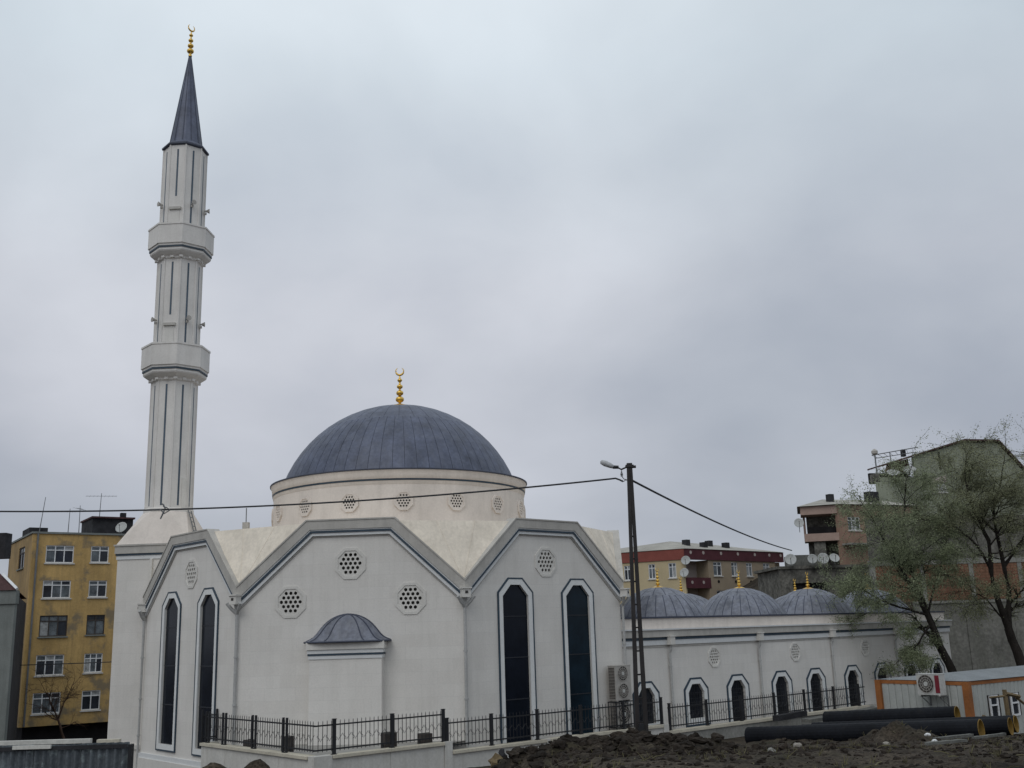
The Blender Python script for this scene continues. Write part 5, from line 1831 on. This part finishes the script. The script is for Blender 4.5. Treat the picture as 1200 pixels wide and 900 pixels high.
# ================================================================== TREES
def tree(name, limbs, base, label, cat, leafmat, barkmat, seed, leaves, twig_levels=3, spread=1.0, droop=0.25, group=None, leaf=(0.07, 0.14), zmin=-1.5, rscale=1.0, tl=1.0):
    random.seed(seed)
    r = thing(name, base, label, cat, group)
    wood = MB()
    lv = []

    def grow(p, d, length, rad, lev):
        n = 4
        pts, rads = [p], [rad]
        q = p.copy()
        dd = d.copy()
        for i in range(n):
            dd = (dd + Vector((random.gauss(0, 0.16), random.gauss(0, 0.16), random.gauss(0, 0.12) - droop * 0.12 * (lev <= 1)))).normalized()
            q = q + dd * length / n
            pts.append(q.copy())
            rads.append(max(0.006, rad * (1 - 0.7 * (i + 1) / n)))
        wood.tube(pts, rads, 5 if lev >= 2 else 3, cap=False)
        if lev == 0:
            lv.append(pts)
            return
        k = 4 if lev > 1 else 4
        for i in range(k):
            s = random.uniform(0.3, 1.0)
            j = min(n - 1, int(s * n))
            b = pts[j] + (pts[j + 1] - pts[j]) * (s * n - j if s < 1 else 1)
            nd = (dd + Vector((random.gauss(0, 0.75 * spread), random.gauss(0, 0.75 * spread), random.gauss(0.05, 0.5)))).normalized()
            grow(b, nd, length * random.uniform(0.5, 0.8), max(0.008, rad * 0.45), lev - 1)
        if lev <= 1: lv.append(pts)

    for pts, r0, r1, grow_from, tw, ln in limbs:
        pts = [Vector(p) for p in pts]
        # smooth the limb a little
        fine = []
        for i in range(len(pts) - 1):
            for s in (0, 0.33, 0.66):
                q = pts[i] + (pts[i + 1] - pts[i]) * s
                fine.append(q + Vector((random.gauss(0, 0.03), random.gauss(0, 0.03), 0)) * (1 if i else 0.3))
        fine.append(pts[-1])
        rads = [(r0 + (r1 - r0) * i / (len(fine) - 1)) * rscale for i in range(len(fine))]
        wood.tube(fine, rads, 8, cap=False)
        for i in range(int(tw * tl)):
            s = random.uniform(grow_from, 1.0) * (len(fine) - 1)
            j = min(len(fine) - 2, int(s))
            p = fine[j] + (fine[j + 1] - fine[j]) * (s - j)
            ax = (fine[j + 1] - fine[j]).normalized()
            d = (ax * 0.7 + Vector((random.gauss(0, 0.8 * spread), random.gauss(0, 0.8 * spread), random.gauss(0.2, 0.45)))).normalized()
            grow(p, d, ln * random.uniform(0.6, 1.15), max(0.02, rads[j] * 0.42), twig_levels - 1)
        grow(fine[-1], (fine[-1] - fine[-2]).normalized(), ln, rads[-1] * 0.9, twig_levels - 1)
    wood.build('trunk', barkmat, r, smooth=True)
    if leaves:
        mb = MB()
        for i in range(leaves):
            pts = random.choice(lv)
            j = random.randrange(len(pts) - 1)
            p = pts[j] + (pts[j + 1] - pts[j]) * random.random()
            p = p + Vector((random.gauss(0, 0.13), random.gauss(0, 0.13), random.gauss(-0.05, 0.13)))
            if p.z < zmin: continue
            L = random.uniform(*leaf)
            a = Vector((random.gauss(0, 1), random.gauss(0, 1), random.gauss(-0.6, 0.7))).normalized()
            b = a.cross(Vector((random.gauss(0, 1), random.gauss(0, 1), random.gauss(0, 1)))).normalized()
            mb.add([p, p + a * L * 0.5 + b * L * 0.26, p + a * L, p + a * L * 0.5 - b * L * 0.26], [(0, 1, 2, 3)])
        mb.build('crown', leafmat, r)
    return r


Y1 = 55.0
tree('spring_tree', [
    ([(22.2, Y1, -4.6), (21.9, Y1, -2.6), (21.5, Y1, -1.5)], 0.30, 0.24, 0.9, 0, 1.5),
    ([(21.5, Y1, -1.5), (20.9, Y1 - 0.3, 0.2), (20.2, Y1 - 0.6, 1.6), (19.4, Y1 - 0.9, 3.0), (18.6, Y1 - 1.0, 4.6)], 0.17, 0.05, 0.3, 9, 2.0),
    ([(21.55, Y1, -1.5), (21.2, Y1 + 0.3, 0.4), (20.7, Y1 + 0.4, 2.2), (20.4, Y1 + 0.5, 4.2), (20.6, Y1 + 0.2, 6.2)], 0.16, 0.04, 0.3, 11, 2.0),
    ([(20.9, Y1 - 0.3, 0.2), (19.7, Y1 - 1.0, 0.5), (18.5, Y1 - 1.2, 0.9), (17.4, Y1 - 1.0, 1.6)], 0.08, 0.03, 0.2, 8, 1.7),
    ([(21.0, Y1 - 0.2, -0.3), (20.0, Y1 - 0.9, -1.2), (19.0, Y1 - 1.2, -1.9)], 0.07, 0.02, 0.2, 6, 1.2),
    ([(21.2, Y1 + 0.3, 0.4), (21.7, Y1 + 0.3, 1.7), (22.3, Y1 + 0.4, 2.9), (22.6, Y1 + 0.4, 4.3)], 0.07, 0.025, 0.3, 7, 1.7),
], (22.2, Y1, -4.6), 'nearer leaning tree with thin spring leaves in front of the wing end', 'tree', 'leaf_a', 'bark', 5, 88000, 3, 1.0, 0.6, None, (0.05, 0.10), -2.6, 0.85, 1.7)
Y2 = 56.5
tree('spring_tree', [
    ([(26.5, Y2, -4.6), (26.2, Y2, -2.4), (25.75, Y2, -0.6)], 0.36, 0.27, 0.9, 0, 1.5),
    ([(25.75, Y2, -0.6), (25.2, Y2 - 0.1, 1.6), (25.25, Y2 - 0.2, 4.0), (24.7, Y2 - 0.3, 5.4), (24.4, Y2 - 0.3, 6.9)], 0.22, 0.05, 0.35, 11, 1.9),
    ([(25.8, Y2, -0.6), (26.1, Y2 + 0.1, 1.4), (25.9, Y2 + 0.2, 4.4), (26.0, Y2 + 0.3, 5.9), (26.6, Y2 + 0.3, 7.3)], 0.18, 0.05, 0.35, 11, 1.9),
    ([(25.2, Y2 - 0.1, 2.4), (24.5, Y2 - 0.6, 3.7), (23.3, Y2 - 0.8, 4.7), (21.9, Y2 - 0.9, 5.1)], 0.10, 0.04, 0.25, 9, 2.0),
    ([(25.9, Y2 + 0.2, 4.4), (25.2, Y2 + 0.8, 5.6), (24.6, Y2 + 0.9, 7.0), (24.9, Y2 + 0.9, 7.7)], 0.08, 0.03, 0.3, 7, 1.8),
    ([(25.6, Y2, -0.2), (24.6, Y2 - 0.5, 0.9), (23.6, Y2 - 0.7, 1.5)], 0.06, 0.025, 0.2, 7, 1.6),
    ([(26.0, Y2 + 0.2, 0.6), (26.9, Y2 - 0.3, 1.6), (27.8, Y2 - 0.4, 2.4)], 0.06, 0.025, 0.2, 7, 1.6),
    ([(26.0, Y2 + 0.2, 2.5), (27.2, Y2 + 0.2, 4.0), (28.4, Y2 + 0.2, 5.6), (28.9, Y2, 6.9)], 0.10, 0.04, 0.3, 8, 2.0),
], (26.5, Y2, -4.6), 'taller forked tree with thin olive leaves at the right edge', 'tree', 'leaf_b', 'bark', 12, 76000, 3, 1.0, 0.35, None, (0.05, 0.10), -1.6, 0.8, 1.6)
tree('bare_shrub', [
    ([(-29.6, 71.0, -8.0), (-29.9, 71.0, -5.9), (-30.3, 71.0, -4.7)], 0.11, 0.07, 0.6, 5, 1.5),
    ([(-30.3, 71.0, -4.7), (-30.7, 70.8, -3.7), (-31.2, 70.8, -2.9)], 0.05, 0.02, 0.2, 7, 1.2),
    ([(-30.3, 71.0, -4.7), (-29.9, 70.9, -3.6), (-29.5, 71.0, -2.6)], 0.05, 0.02, 0.2, 7, 1.2),
], (-29.6, 71.0, -8.0), 'small bare reddish tree in front of the ochre apartment house', 'tree', 'leaf_b', 'bark_red', 3, 0, 3, 0.9, 0.0)
